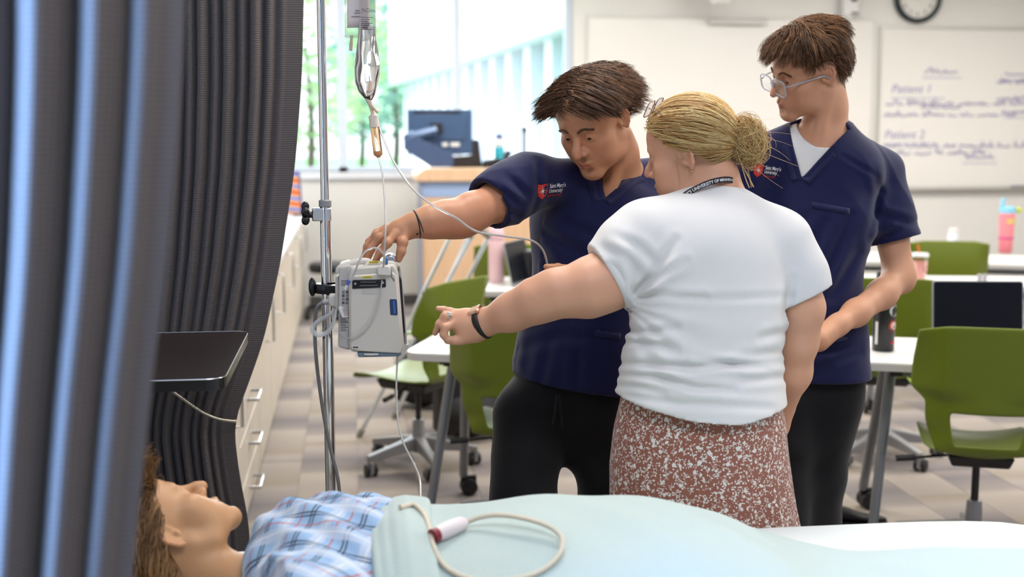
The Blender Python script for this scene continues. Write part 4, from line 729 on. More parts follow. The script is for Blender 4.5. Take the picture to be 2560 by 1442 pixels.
# ------------------------------------------------------------------ organic surfaces: smooth unions of tapered limbs, meshed with surface nets
F32 = np.float32
def vnoise(P, seed=0):
    """cheap smooth 3D noise in -1..1"""
    r = np.random.RandomState(seed); o = np.zeros(P.shape[:-1], F32)
    for k in range(5):
        d = r.normal(size=3).astype(F32); d /= np.linalg.norm(d); o += np.sin(P @ d * F32(1.0 + .55 * k) + F32(r.uniform(0, 6)) + 1.3 * np.sin(P @ np.roll(d, 1) * F32(.8) + F32(r.uniform(0, 6)))) / (1 + .35 * k)
    return o / 2.6
class Body:
    def __init__(s): s.p = []
    def cone(s, a, b, ra, rb=None, k=.02, op='u'): s.p.append((op, 'c', np.array(a, F32), np.array(b, F32), ra, ra if rb is None else rb, k)); return s
    def chain(s, pts, radii, k=.01):
        for i in range(len(pts) - 1): s.cone(pts[i], pts[i + 1], radii[i], radii[i + 1], k)
        return s
    def ell(s, c, r, R=None, k=.02, op='u'): s.p.append((op, 'e', np.array(c, F32), np.array(r if hasattr(r, '__len__') else (r, r, r), F32), np.array(R if R is not None else np.eye(3), F32), 0, k)); return s
    def xf(s, R, o, sc=1.0):
        R = np.array(R, F32); o = np.array(o, F32); q = Body()
        for op, t, a, b, c, d, k in s.p:
            if t == 'c': q.p.append((op, t, R @ (a * sc) + o, R @ (b * sc) + o, c * sc, d * sc, k * sc))
            else: q.p.append((op, t, R @ (a * sc) + o, b * sc, R @ c, 0, k * sc))
        return q
    def __add__(s, o): q = Body(); q.p = s.p + o.p; return q
    def grow(s, g):
        q = Body()
        for op, t, a, b, c, d, k in s.p:
            e = g if op == 'u' else -g
            q.p.append((op, t, a, b, c + e, d + e, k) if t == 'c' else (op, t, a, b + F32(e), c, 0, k))
        return q
    def field(s, lo, hi, h, M=None):
        lo, hi = np.array(lo, F32), np.array(hi, F32); n = np.maximum(4, np.ceil((hi - lo) / h).astype(int) + 1)
        ax = [lo[i] + h * np.arange(n[i], dtype=F32) for i in range(3)]; D = np.full(tuple(n), 9.0, F32)
        Mi = None if M is None else (np.array(M[0], F32).T, np.array(M[1], F32))
        for op, t, a, b, c, d, k in s.p:
            if Mi is not None:
                if t == 'c': a, b = Mi[0] @ (a - Mi[1]), Mi[0] @ (b - Mi[1])
                else: a, c = Mi[0] @ (a - Mi[1]), Mi[0] @ c
            if t == 'c': m = max(c, d) + k + 3 * h; l_, h_ = np.minimum(a, b) - m, np.maximum(a, b) + m
            else: ext = np.sqrt(((c * b[None, :]) ** 2).sum(1)) + k + 3 * h; l_, h_ = a - ext, a + ext
            i0 = np.clip(np.floor((l_ - lo) / h).astype(int), 0, n); i1 = np.clip(np.ceil((h_ - lo) / h).astype(int) + 1, 0, n)
            if (i1 <= i0).any(): continue
            sl = tuple(slice(i0[i], i1[i]) for i in range(3)); X = ax[0][sl[0]][:, None, None]; Y = ax[1][sl[1]][None, :, None]; Z = ax[2][sl[2]][None, None, :]
            if t == 'c':
                v = b - a; L2 = max(float(v @ v), 1e-9); px, py, pz = X - a[0], Y - a[1], Z - a[2]
                q = np.clip((px * v[0] + py * v[1] + pz * v[2]) / L2, 0, 1); px = px - q * v[0]; py = py - q * v[1]; pz = pz - q * v[2]
                e = np.sqrt(px * px + py * py + pz * pz) - (c + (d - c) * q)
            else:
                px, py, pz = X - a[0], Y - a[1], Z - a[2]; k0 = k1 = 0
                for i in range(3):
                    w_ = (px * c[0, i] + py * c[1, i] + pz * c[2, i]) / b[i]; k0 = k0 + w_ * w_; k1 = k1 + (w_ / b[i]) ** 2
                k0 = np.sqrt(k0); e = k0 * (k0 - 1) / np.maximum(np.sqrt(k1), 1e-6)
            g = D[sl]
            if op == 'u': hh = np.maximum(k - np.abs(g - e), 0) / max(k, 1e-6); D[sl] = np.minimum(g, e) - hh * hh * k * .25
            else: e = -e; hh = np.maximum(k - np.abs(g - e), 0) / max(k, 1e-6); D[sl] = np.maximum(g, e) + hh * hh * k * .25
        return D, ax
    def mesh(s, lo, hi, h, M=None, post=None):
        D, ax = s.field(lo, hi, h, M)
        if post is not None:
            P = np.stack(np.meshgrid(*ax, indexing='ij'), -1)
            if M is not None: P = P @ np.array(M[0], F32).T + np.array(M[1], F32)
            D = post(P, D)
        v, f = nets(D, [a[0] for a in ax], h)
        if M is not None: v = v @ np.array(M[0], float).T + np.array(M[1], float)
        return v, f
def nets(D, lo, h):
    S = D < 0; n = D.shape; C = np.zeros(tuple(i - 1 for i in n), np.int8)
    co = [(i, j, k) for i in (0, 1) for j in (0, 1) for k in (0, 1)]
    for i, j, k in co: C += S[i:n[0] - 1 + i, j:n[1] - 1 + j, k:n[2] - 1 + k]
    I = np.argwhere((C > 0) & (C < 8)); idx = np.full(C.shape, -1, np.int64); idx[tuple(I.T)] = np.arange(len(I))
    val = {c: D[I[:, 0] + c[0], I[:, 1] + c[1], I[:, 2] + c[2]] for c in co}; acc = np.zeros((len(I), 3)); cnt = np.zeros(len(I))
    for a in co:
        for ax in range(3):
            if a[ax] == 0:
                b = list(a); b[ax] = 1; b = tuple(b); da, db = val[a], val[b]; m = (da < 0) != (db < 0)
                t = np.where(m, da / np.where(m, da - db, 1), 0); p = np.tile(np.array(a, float), (len(I), 1)); p[:, ax] += t; acc += p * m[:, None]; cnt += m
    V = (I + acc / cnt[:, None]) * h + np.array(lo, float); Fs = []
    for ax in range(3):
        o1, o2 = [(1, 2), (2, 0), (0, 1)][ax]; sl0 = [slice(None)] * 3; sl1 = [slice(None)] * 3; sl0[ax] = slice(0, -1); sl1[ax] = slice(1, None)
        A, B = S[tuple(sl0)], S[tuple(sl1)]; E = np.argwhere(A != B); ok = (E[:, o1] > 0) & (E[:, o2] > 0) & (E[:, o1] < n[o1] - 1) & (E[:, o2] < n[o2] - 1); E = E[ok]; flip = A[tuple(E.T)]
        def c(d1, d2): q = E.copy(); q[:, o1] += d1; q[:, o2] += d2; return idx[tuple(q.T)]
        q = np.stack([c(-1, -1), c(0, -1), c(0, 0), c(-1, 0)], 1); q[~flip] = q[~flip][:, ::-1]; Fs.append(q)
    return V, np.concatenate(Fs)
def np_mesh(name, parts):
    vs, fs, off = [], [], 0
    for v, f in parts: vs.append(v); fs.append(f + off); off += len(v)
    V = np.concatenate(vs); F_ = np.concatenate(fs); me = bpy.data.meshes.new(name)
    me.vertices.add(len(V)); me.vertices.foreach_set('co', V.astype(F32).ravel()); me.loops.add(F_.size); me.loops.foreach_set('vertex_index', F_.ravel().astype(np.int32))
    me.polygons.add(len(F_)); me.polygons.foreach_set('loop_start', np.arange(0, F_.size, F_.shape[1], dtype=np.int32)); me.update(calc_edges=True); me.validate(); return me
def np_obj(name, parts, material, parent, tint=None):
    o_ = np.array(parent_origin(parent)); me = np_mesh(name, [(v - o_, f) for v, f in parts])
    if tint is not None:
        V = np.concatenate([v for v, _ in parts]); c = np.ones((len(V), 4), F32); c[:, :3] = tint(V); a = me.color_attributes.new('tint', 'FLOAT_COLOR', 'POINT'); a.data.foreach_set('color', c.ravel())
    return obj(name, me, material, parent, smooth=180)
def rot(y, p, r):
    a, b, c = map(math.radians, (y, p, r)); return np.array(Matrix.Rotation(a, 3, 'Z') @ Matrix.Rotation(b, 3, 'X') @ Matrix.Rotation(c, 3, 'Y'))
def q(u, v, d): return np.array(Q(u, v, d))

# ------------------------------------------------------------------ head (x to the person's right, y forward, z up, origin between the ears)
def head_body(jaw=1.0, nose=1.0, cheek=1.0, lids=.5, mouth=0., soft=0., neck=1.0):
    B = Body()
    B.ell((0, -.008, .048), (.0765, .099, .085), k=.02).ell((0, .034, .055), (.066, .058, .056), k=.03)
    B.ell((0, .040, -.012), (.0605, .050, .066), k=.03)
    for s in (-1, 1):
        B.cone((s * .050 * jaw, -.002, -.040), (s * .043 * jaw, .016, -.070), .016, .016, .03); B.cone((s * .043 * jaw, .018, -.070), (s * .015, .080, -.091), .016, .014, .03)
        B.ell((s * .050, .058, -.006), (.020, .022, .016), k=.025); B.ell((s * .036, .056, -.040), (.027 * cheek, .030 * cheek, .034), k=.03)
        B.cone((s * .014, .0885, .034), (s * .040, .080, .037), .0095, .009, .014)
    B.ell((0, .081, -.092), (.021, .017, .016), k=.022)
    B.ell((0, .078, -.055), (.029, .024, .030), k=.022)
    for s in (-1, 1): B.ell((s * .032, .0985, .016), (.019, .014, .013), k=.014, op='s')
    B.cone((0, .090, .027), (0, .110 + .003 * nose, -.008), .0075, .0092 * nose, .012); B.cone((0, .110 + .003 * nose, -.008), (0, .1145 + .004 * nose, -.0175), .0090 * nose, .0105 * nose, .008)
    for s in (-1, 1): B.ell((s * .0125 * nose, .1015, -.0225), (.0078, .0115, .0078), k=.007); B.ell((s * .0065, .109, -.0305), (.0035, .0055, .003), k=.003, op='s')
    # lids: a shell over each eyeball with a slit
    for s in (-1, 1):
        B.ell((s * .0315, .0790, .0155), (.0155, .0144, .0140), k=.006); B.ell((s * .0315, .0960, .0155 - .004 * (1 - lids)), (.0128, .0085, .0012 + .0058 * lids), k=.0015, op='s')
    # lips
    B.chain([(-.0245, .0880, -.0550), (-.009, .1000, -.0500), (0, .1020, -.0515), (.009, .1000, -.0500), (.0245, .0880, -.0550)], [.0035, .0052, .0050, .0052, .0035], .006)
    B.chain([(-.023, .0875, -.0580 - mouth), (0, .0995, -.0635 - mouth), (.023, .0875, -.0580 - mouth)], [.0035, .0068, .0035], .006)
    B.chain([(-.027, .090, -.0565), (-.010, .104, -.0568), (0, .1065, -.0575), (.010, .104, -.0568), (.027, .090, -.0565)], [.0006] * 5, .002)
    B.p[-4:] = [('s',) + p[1:] for p in B.p[-4:]]
    B.ell((0, .1000, -.0755), (.014, .0055, .005), k=.012, op='s')
    B.ell((0, .094, -.0195), (.0155, .015, .012), k=.008)
    B.ell((0, .104, -.040), (.0035, .006, .010), k=.006, op='s')
    # ears
    for s in (-1, 1):
        R = np.array(Matrix.Rotation(s * .42, 3, 'Z') @ Matrix.Rotation(-.18, 3, 'X'))
        o = np.array((s * .0705, -.012, .004)); g = lambda a, b, c: o + R @ np.array((s * a, b, c))
        B.ell(g(.003, -.004, .002), (.0048, .0165, .027), R, .006)
        B.chain([g(.005, .011, .012), g(.007, .006, .026), g(.008, -.008, .031), g(.008, -.020, .022), g(.008, -.021, .004), g(.007, -.013, -.014), g(.005, -.003, -.024)], [.0032, .0034, .0036, .0038, .0036, .0036, .0050], .003)
        B.chain([g(.0055, -.011, .018), g(.0055, -.012, .002), g(.0055, -.006, -.010)], [.0028, .003, .0028], .003)
        B.ell(g(.010, .001, .001), (.0065, .0085, .012), R, .004, 's'); B.ell(g(.005, .012, -.004), (.005, .005, .008), R, .005)
    # neck top
    B.cone((0, -.028, -.03), (0, -.040, -.110), .050 * neck, .053 * neck, .035)
    return B
def head_tint(Rm, o, sc, base, lips, extra=None):
    """skin colour with the colour of the lips and a flush on nose, cheeks and ears, all features of the skin itself"""
    base, lips = np.array(lin(base)[:3]), np.array(lin(lips)[:3])
    def f(V):
        L_ = (V - o) @ np.array(Rm) / sc; x, y, z = L_[:, 0], L_[:, 1], L_[:, 2]; c = np.tile(base, (len(V), 1))
        m = np.exp(-((x / .017) ** 4 + ((z + .0575) / .0085) ** 4)) * (y > .085); c = c * (1 - m[:, None] * .8) + lips * m[:, None] * .8
        fl = np.exp(-(((np.abs(x) - .045) / .022) ** 2 + ((z + .02) / .022) ** 2)) * (y > .02) * .10 + np.exp(-((x / .013) ** 2 + ((z + .018) / .012) ** 2)) * (y > .1) * .16 + (np.abs(x) > .078) * (z > -.04) * (z < .05) * .12
        c = c * (1 - fl[:, None]) + np.array(lin((205, 110, 90))[:3]) * fl[:, None]
        if extra is not None: c = extra(x, y, z, c)
        return c
    return f
def skin(name, sub=.10):
    m, nt, b, N, L = nodes(name); a = N('VertexColor'); a.layer_name = 'tint'; L(a.outputs[0], b.inputs['Base Color']); b.inputs['Roughness'].default_value = .46; b.inputs['Specular IOR Level'].default_value = .4
    b.inputs['Subsurface Weight'].default_value = sub; b.inputs['Subsurface Radius'].default_value = (1, .35, .2); b.inputs['Subsurface Scale'].default_value = .008
    tc = N('TexCoord'); nz = N('TexNoise', Scale=380.0, Detail=3.0); L(tc.outputs['Object'], nz.inputs['Vector']); bp = N('Bump', Strength=.10, Distance=.001); L(nz.outputs['Fac'], bp.inputs['Height']); L(bp.outputs[0], b.inputs['Normal']); return m
SKIN = skin('skin')
EYEW, IRIS = mat('eye_white', (226, 220, 214), .15), mat('iris_dark', (44, 30, 22), .1)
def eyes(parent, Rm, o, sc, look=(0, 0), which=(-1, 1)):
    """eyeballs sit behind lids; look = (yaw, pitch) in degrees"""
    Rm = np.array(Rm); G = rot(look[0], look[1], 0)
    for s in which:
        c = np.array((s * .0315, .0790, .0155)); w_ = MB().ball(Vector(Rm @ (c * sc) + o), .0124 * sc, 20, 14).build('eyeball', EYEW, parent, world=True, smooth=180)
        d = Rm @ (G @ np.array((0, 1, 0))); MB().lathe([(.0001, .0128 * sc), (.0034 * sc, .0124 * sc), (.0060 * sc, .0111 * sc), (.0060 * sc, .0105 * sc)], 18, Vector(Rm @ (c * sc) + o), Vector(d)).build('iris', IRIS, w_, world=True)
# ------------------------------------------------------------------ strands of hair
def strand_mesh(paths, r0, r1, sides=3):
    """paths: (n, m, 3) array -> tapering ribbons with thickness"""
    P = np.asarray(paths, float); n, m, _ = P.shape; T = np.gradient(P, axis=1); T /= np.linalg.norm(T, axis=2, keepdims=True) + 1e-9
    ref = np.tile(np.array((.3, .5, .8)), (n, m, 1)); X = np.cross(ref, T); X /= np.linalg.norm(X, axis=2, keepdims=True) + 1e-9; Y = np.cross(T, X)
    k = np.linspace(0, 1, m); rad = (r0 * (1 - k ** 2) + r1 * k ** 2)[None, :, None]
    if np.ndim(r0) > 0: rad = r0[:, None, None] * (1 - k ** 2 * .75)[None, :, None]
    V = np.stack([P + (X * math.cos(2 * PI * s / sides) + Y * math.sin(2 * PI * s / sides)) * rad for s in range(sides)], 2).reshape(-1, 3)
    b = np.arange(n)[:, None, None] * m * sides; j = np.arange(m - 1)[None, :, None] * sides; s = np.arange(sides)[None, None, :]; s2 = (s + 1) % sides
    F_ = np.stack([b + j + s, b + j + s2, b + j + sides + s2, b + j + sides + s], -1).reshape(-1, 4); return V, F_
def grow(root, d0, length, steps, flow, stiff, coll, rng, curl=0., clump=0):
    """walk strands along a flow field, kept outside a collision ellipsoid set; returns (n, steps, 3)"""
    n = len(root); P = [root.copy()]; d = d0 / (np.linalg.norm(d0, axis=1, keepdims=True) + 1e-9); p = root.copy(); ph = rng.uniform(0, 6, n)
    for i in range(steps - 1):
        t = i / (steps - 1); fl = flow(p, t); fl = fl / (np.linalg.norm(fl, axis=1, keepdims=True) + 1e-9); d = d * stiff + fl * (1 - stiff)
        if curl: d = d + curl * np.stack([np.sin(ph + 5 * t), np.cos(ph * 1.7 + 6 * t), np.sin(ph * 2.3 + 4 * t)], 1)
        d = d / (np.linalg.norm(d, axis=1, keepdims=True) + 1e-9); p = p + d * (length / (steps - 1))[:, None]
        for c, r in coll:
            e = (p - c) / r; l_ = np.linalg.norm(e, axis=1, keepdims=True); p = np.where(l_ < 1, c + (p - c) / np.maximum(l_, 1e-6), p)
        P.append(p.copy())
    return np.stack(P, 1)
def scalp(n, rng, keep):
    """random points on the cranium (local head space) for which keep(x, y, z) holds, with normals"""
    out = []
    while sum(len(a) for a in out) < n:
        d = rng.normal(size=(n * 2, 3)); d /= np.linalg.norm(d, axis=1, keepdims=True); p = d * np.array((.0768, .0995, .0855)) + np.array((0, -.008, .048)); f = np.array((0, .034, .055)); out.append(p[keep(p[:, 0], p[:, 1], p[:, 2])])
    p = np.concatenate(out)[:n]; nn = (p - np.array((0, -.008, .048))) / np.array((.0768, .0995, .0855)) ** 2; return p, nn / np.linalg.norm(nn, axis=1, keepdims=True)
def hair_mat(name, dark, light, rough=.38):
    m, nt, b, N, L = nodes(name); a = N('VertexColor'); a.layer_name = 'tint'; cr = N('ValToRGB'); L(a.outputs[0], cr.inputs[0]); cr.color_ramp.elements[0].color = lin(dark); cr.color_ramp.elements[1].color = lin(light); L(cr.outputs[0], b.inputs['Base Color']); b.inputs['Roughness'].default_value = rough; b.inputs['Specular IOR Level'].default_value = .45; return m
def hair_obj(name, paths, Rm, o, sc, r0, r1, material, parent, rng, sides=3, clump=0):
    W = np.asarray(paths) * sc @ np.array(Rm).T + o
    if clump:
        gi = rng.choice(len(W), max(8, len(W) // 13), replace=False); G_ = W[gi]; own = np.argmin(((W[:, None, 0] - G_[None, :, 0]) ** 2).sum(-1) if len(W) * len(gi) < 4e6 else ((W[:, None, 0] - G_[None, :, 0]) ** 2).sum(-1), 1); k_ = (np.linspace(0, 1, W.shape[1]) ** 1.2)[None, :, None] * clump * rng.uniform(.55, 1, len(W))[:, None, None]; W = W * (1 - k_) + G_[own] * k_ + 0
    V, F_ = strand_mesh(W, r0, r1, sides); t = np.repeat(np.clip(.5 + .22 * rng.normal(size=len(W)) + (.3 * np.sin(own * 2.4) if clump else 0), 0, 1), W.shape[1] * sides); so = np_obj(name, [(V, F_)], material, parent, lambda v: np.stack([t, t, t], 1)); so['kind'] = 'stuff'; return so
def cap_obj(name, Rm, o, sc, keep_fn, material, parent, thick=.004, h=.003):
    B = Body().ell((0, -.009, .049), (.0768 + thick, .0995 + thick, .0855 + thick)); v, f = B.mesh((-.1, -.13, -.06), (.1, .12, .16), h, post=lambda P, D: np.maximum(D, keep_fn(P[..., 0], P[..., 1], P[..., 2])))
    W = v * sc @ np.array(Rm).T + o; return np_obj(name, [(W, f)], material, parent, lambda V: np.full((len(V), 3), .25))
# ------------------------------------------------------------------ people
def unit(v): v = np.asarray(v, float); return v / np.linalg.norm(v)
def aabb(pts, pad): P = np.array(pts); return P.min(0) - pad, P.max(0) + pad
def bvh_of(o):
    off = parent_origin(o.parent); me = o.data; return BVHTree.FromPolygons([v.co + off for v in me.vertices], [tuple(p.vertices) for p in me.polygons])
def drop(bvh, p, n, lift, reach=.25):
    n = Vector(n); h = bvh.ray_cast(Vector(p) + n * reach, -n, reach * 2); return (h[0] + n * lift) if h[0] is not None else Vector(p)
def decal(name, v, f, o, xd, yd, n, bvh, lift, m, parent):
    return MB().add([drop(bvh, Vector(o) + Vector(xd) * a[0] + Vector(yd) * a[1], n, lift) for a in v], f).build(name, m, parent, world=True, smooth=0)
def ribbon(name, pts, w_dir, width, n, bvh, lift, m, parent, solid=.0016, steps=24, over=0):
    P = catmull(pts, steps); A, B_, C_ = [], [], []
    for i, p in enumerate(P):
        w_ = Vector(w_dir(i / (steps - 1)) if callable(w_dir) else w_dir); A.append(drop(bvh, p + w_ * over, n, lift)); B_.append(drop(bvh, p + w_ * width * .5, n, lift)); C_.append(drop(bvh, p + w_ * width, n, lift))
    v = [x for t in zip(A, B_, C_) for x in t]; return MB().add(v, [(3 * i + k, 3 * i + k + 1, 3 * i + k + 4, 3 * i + k + 3) for i in range(len(P) - 1) for k in (0, 1)]).build(name, m, parent, world=True, smooth=180, solid=solid)
def polycut(poly, n, back):
    """distance to a convex polygon pushed along n (negative inside)"""
    P = [np.asarray(p, float) for p in poly]; c = sum(P) / len(P); pl = []
    for i in range(len(P)):
        e = P[(i + 1) % len(P)] - P[i]; m_ = unit(np.cross(e, n)); m_ = m_ if m_ @ (c - P[i]) < 0 else -m_; pl.append((P[i], m_))
    def f(X):
        d = np.max(np.stack([(X - p.astype(F32)) @ m_.astype(F32) for p, m_ in pl], 0), 0); return np.maximum(d, -((X - c.astype(F32)) @ np.asarray(n, F32)) - back)
    return f
def endcut(D, P, end, d, rad=.15):
    v = P - np.asarray(end, F32); pl = v @ np.asarray(d, F32); return np.where((v * v).sum(-1) < rad * rad, np.maximum(D, pl), D)
def wrinkle(P, D, amp, fn):
    m_ = np.abs(D) < .03; D[m_] += amp * fn(P[m_]).astype(F32); return D
def to_px(P):
    v = P - np.array(EYE, F32); d = v @ np.array(FW, F32); return 1280 + F_PX * (v @ np.array(RT, F32)) / d, 721 - F_PX * (v @ np.array(UP, F32)) / d, d
def creases(P, D, lines, dmax):
    """press cloth creases (and the small swell beside each) into the side of a garment that lies nearer than dmax"""
    m_ = np.abs(D) < .03; X = P[m_]; U, V, d = to_px(X); acc = np.zeros(len(X), F32)
    for pts, dep, s in lines:
        best = np.full(len(X), 1e9, F32); bt = np.zeros(len(X), F32); n = len(pts) - 1
        for i in range(n):
            (a, b), (c, e) = pts[i], pts[i + 1]; L2 = (c - a) ** 2 + (e - b) ** 2; t = np.clip(((U - a) * (c - a) + (V - b) * (e - b)) / L2, 0, 1); dd = np.hypot(U - a - t * (c - a), V - b - t * (e - b)); k = dd < best; best = np.where(k, dd, best); bt = np.where(k, (i + t) / n, bt)
        w_ = np.sin(PI * np.clip(.08 + .84 * bt, 0, 1)) ** .7; acc += dep * w_ * (np.exp(-(best / s) ** 2) - .55 * np.exp(-((best - 2.1 * s) / (1.1 * s)) ** 2))
    D[m_] += np.where(d < dmax, acc, 0); return D
def soft(a, b, x): t = np.clip((x - a) / (b - a), 0, 1); return t * t * (3 - 2 * t)
def torus_on(name, c, ax, r, thick, m, parent, n=40, flat=1.0):
    x, y, z = frame(ax); c = Vector(c); pts = [c + (x * math.cos(a) + y * math.sin(a)) * r for a in np.linspace(0, 2 * PI, n + 1)]; return MB().tube(pts, thick, 8, cap=False, flat=flat).build(name, m, parent, world=True, smooth=180)
def cloth(name, rgb, rough=.8, sheen=.25, bump=900, st=.25):
    m, nt, b, N, L = nodes(name); b.inputs['Base Color'].default_value = lin(rgb); b.inputs['Roughness'].default_value = rough; b.inputs['Sheen Weight'].default_value = sheen; b.inputs['Specular IOR Level'].default_value = .25
    tc = N('TexCoord'); nz = N('TexNoise', Scale=float(bump), Detail=2.0); L(tc.outputs['Object'], nz.inputs['Vector']); bp = N('Bump', Strength=st, Distance=.0008); L(nz.outputs['Fac'], bp.inputs['Height']); L(bp.outputs[0], b.inputs['Normal']); return m
NAVY = cloth('scrub_navy', (17, 21, 68), .75, .2); NAVY2 = cloth('scrub_band', (25, 28, 72), .7, .25); BLKC = cloth('trouser_black', (17, 17, 20), .75, .1); WHITEC = cloth('tee_white', (238, 236, 233), .85, .2)
LOGO_R, LOGO_W = mat('logo_red', (214, 52, 40), .6), mat('logo_white', (240, 240, 240), .6)
def logo(parent, u, v, d, n, xd, yd, bvh, s=1.0):
    o = q(u, v, d); h_ = bvh.ray_cast(Vector(o) + Vector(n) * .25, -Vector(n), .5); n = np.array(h_[1]) if h_[0] is not None else n; o = np.array(h_[0]) if h_[0] is not None else o; xd = unit(xd - n * (xd @ n)); yd = unit(yd - n * (yd @ n) - xd * (yd @ xd)); shield = [(-.0145, .016), (-.005, .0148), (.005, .0172), (.0145, .016), (.0145, -.002), (.011, -.012), (0, -.0195), (-.011, -.012), (-.0145, -.002)]
    g = MB(); c = (0, 0); ring = shield; vv = [(0, 0)] + ring; k = len(ring); ff = [(0, 1 + i, 1 + (i + 1) % k) for i in range(k)]
    sh = decal('logo_shield', [(a * s, b * s) for a, b in vv], ff, o, xd, yd, n, bvh, .0012, LOGO_R, parent)
    st, sf = [], []
    for i in range(8):
        a = i * PI / 4 + .2; L_ = .0135 if i % 2 == 0 else .009; w_ = .0009; b0 = len(st); st += [(w_ * math.cos(a + PI / 2), w_ * math.sin(a + PI / 2)), (w_ * math.cos(a - PI / 2), w_ * math.sin(a - PI / 2)), (L_ * math.cos(a), L_ * math.sin(a))]; sf.append((b0, b0 + 1, b0 + 2))
    decal('logo_star', [(a * s, b * s) for a, b in st], sf, o, xd, yd, n, bvh, .0018, LOGO_W, sh)
    for txt, x, y, sz, m, bo in [("Saint Mary's", .021, .0055, .0142, LOGO_W, .0002), ("University", .020, -.0065, .0142, LOGO_W, .0002), ("NURSING CARE", .018, -.0165, .0082, LOGO_R, 0)]:
        tv, tf = text_mesh(txt, sz * s, 0, 1.0, bold=bo * s); decal('logo_lettering', [(a.x * .72 + x * s, a.y + y * s) for a in tv], tf, o, xd, yd, n, bvh, .0014, m, parent)
def trousers(parent, hip, legs, m=None, wr=.004):
    B = Body().ell(hip[0], hip[1], hip[2], .05)
    for pts, rad in legs: B.chain(pts, rad, .05)
    lo, hi = aabb([p for pts, _ in legs for p in pts] + [hip[0]], .2); zt = hip[0][2] + hip[3]
    v, f = B.mesh(lo, hi, .008, post=lambda P, D: np.maximum(wrinkle(P, D, wr, lambda X: np.sin(X[:, 2] * 38 + 3 * vnoise(X * 7, 5)) * soft(-.2, .6, vnoise(X * 5, 8))), P[..., 2] - F32(zt)))
    return np_obj('trousers', [(v, f)], m or BLKC, parent)
def shoes(parent, pts, yaw, m):
    R = rot(yaw, 0, 0)
    for p in pts:
        p = np.array(p); B = Body().ell(p + R @ np.array((0, .07, .045)), (.045, .12, .045), R, .03).ell(p + R @ np.array((0, -.02, .06)), (.042, .06, .06), R, .03)
        lo, hi = aabb([p], .22); v, f = B.mesh(lo, hi, .008, post=lambda P, D: np.maximum(D, -P[..., 2])); np_obj('shoe', [(v, f)], m, parent)
def brows(parent, Rm, o, sc, m, rng, thick=1.0, dz=0):
    P = []
    for s in (-1, 1):
        for k in range(130):
            t = rng.rand(); x = s * (.012 + .036 * t); z = .0385 + dz + .006 * math.sin(PI * min(1, t * 1.15)) + rng.normal() * .0016 * thick; y = .1027 - .0006 * (t * 10) ** 1.35 - .004 * t; d = np.array((s * .9, -.12, .25 - .5 * t)) * .0085
            P.append([np.array((x, y, z)) + d * j / 3 + np.array((0, .0012 * math.sin(PI * j / 3), 0)) for j in range(4)])
    return hair_obj('eyebrows', np.array(P), Rm, o, sc, .0007, .0002, m, parent, rng)
def hairline(y): return np.interp(y, [-.12, -.075, -.045, -.02, .0, .02, .045, .07, .1], [-.045, -.040, -.018, .022, .034, .036, .058, .084, .092])

def hairline2(y): return np.interp(y, [-.12, -.08, -.055, -.035, -.012, .012, .03, .05, .07, .1], [-.050, -.042, -.01, .040, .046, .040, .044, .066, .086, .092])

# ================================================================== student reaching for the pump
t1 = thing('person', 'student in navy scrubs looking down and touching the pump', 'person', (q(1450, 700, 3.17)[0], q(1450, 700, 3.17)[1], 0))
R1, o1, sc1 = rot(137, -33, 2), q(1490, 310, 3.05), 1.0
n1 = unit(rot(146, 0, 0) @ np.array((0, 1, .05))); TR = rot(146, 0, 0); TL = rot(146, 0, 0) @ np.array(Matrix.Rotation(-.06, 3, 'Y'))
S1T = [(1490, 545, 3.20, .185, .100, .12), (1490, 640, 3.19, .175, .112, .15), (1478, 770, 3.17, .166, .112, .16), (1450, 900, 3.16, .182, .120, .17), (1440, 1010, 3.16, .18, .12, .12)]
torso = Body()
for u, v, d, a, b_, c in S1T: torso.ell(q(u, v, d), (a, b_, c), TR, .06)
shR, shL = q(1318, 452, 3.08), q(1640, 462, 3.24)
torso.cone(q(1535, 455, 3.21), shR, .056, .058, .05).cone(q(1535, 455, 3.21), shL, .056, .058, .05)
elb, wri = q(1150, 548, 2.93), q(1034, 562, 2.88)
armR = Body().chain([shR, q(1255, 500, 3.02), q(1180, 530, 2.95), elb], [.054, .050, .044, .041], .03).chain([elb, q(1110, 548, 2.91), q(1070, 556, 2.89), wri], [.041, .040, .033, .0255], .03)
hand = Body().cone(wri, q(1005, 575, 2.875), .0255, .027, .02).ell(q(990, 580, 2.88), (.038, .03, .022), np.stack([unit(q(965, 590, 2.88) - q(1015, 570, 2.88)), unit(np.array((0., 1, .1))), unit(np.cross(unit(q(965, 590, 2.88) - q(1015, 570, 2.88)), np.array((0., 1, .1))))], 1), .02)
for pts, r0 in [([(988, 585, 2.85), (968, 607, 2.835), (950, 632, 2.835), (938, 652, 2.85)], .0098), ([(978, 577, 2.87), (948, 595, 2.862), (928, 622, 2.862), (918, 652, 2.872)], .0098), ([(970, 571, 2.895), (940, 588, 2.89), (918, 616, 2.89), (907, 654, 2.895)], .0093), ([(966, 568, 2.915), (942, 582, 2.915), (922, 604, 2.915), (911, 640, 2.915)], .0082), ([(1014, 580, 2.86), (1006, 606, 2.845), (1003, 628, 2.84), (997, 647, 2.845)], .0112)]:
    W = [q(*p) for p in pts]; hand.chain(W, [r0 * 1.12, r0 * 1.0, r0 * .92, r0 * .78], .007); hand.ell(W[1], r0 * 1.08, k=.006)
hb = head_body(jaw=1.02, nose=1.05, cheek=1.0, lids=.5, neck=1.0).xf(R1, o1, sc1)
neck = Body().cone(R1 @ np.array((0, -.038, -.075)) + o1, q(1560, 455, 3.20), .050, .060, .03).cone(R1 @ np.array((-.05, -.03, -.05)) + o1, q(1530, 470, 3.11), .013, .012, .03)
base1 = torso.grow(-.009)
full1 = base1 + armR + hand + neck + hb
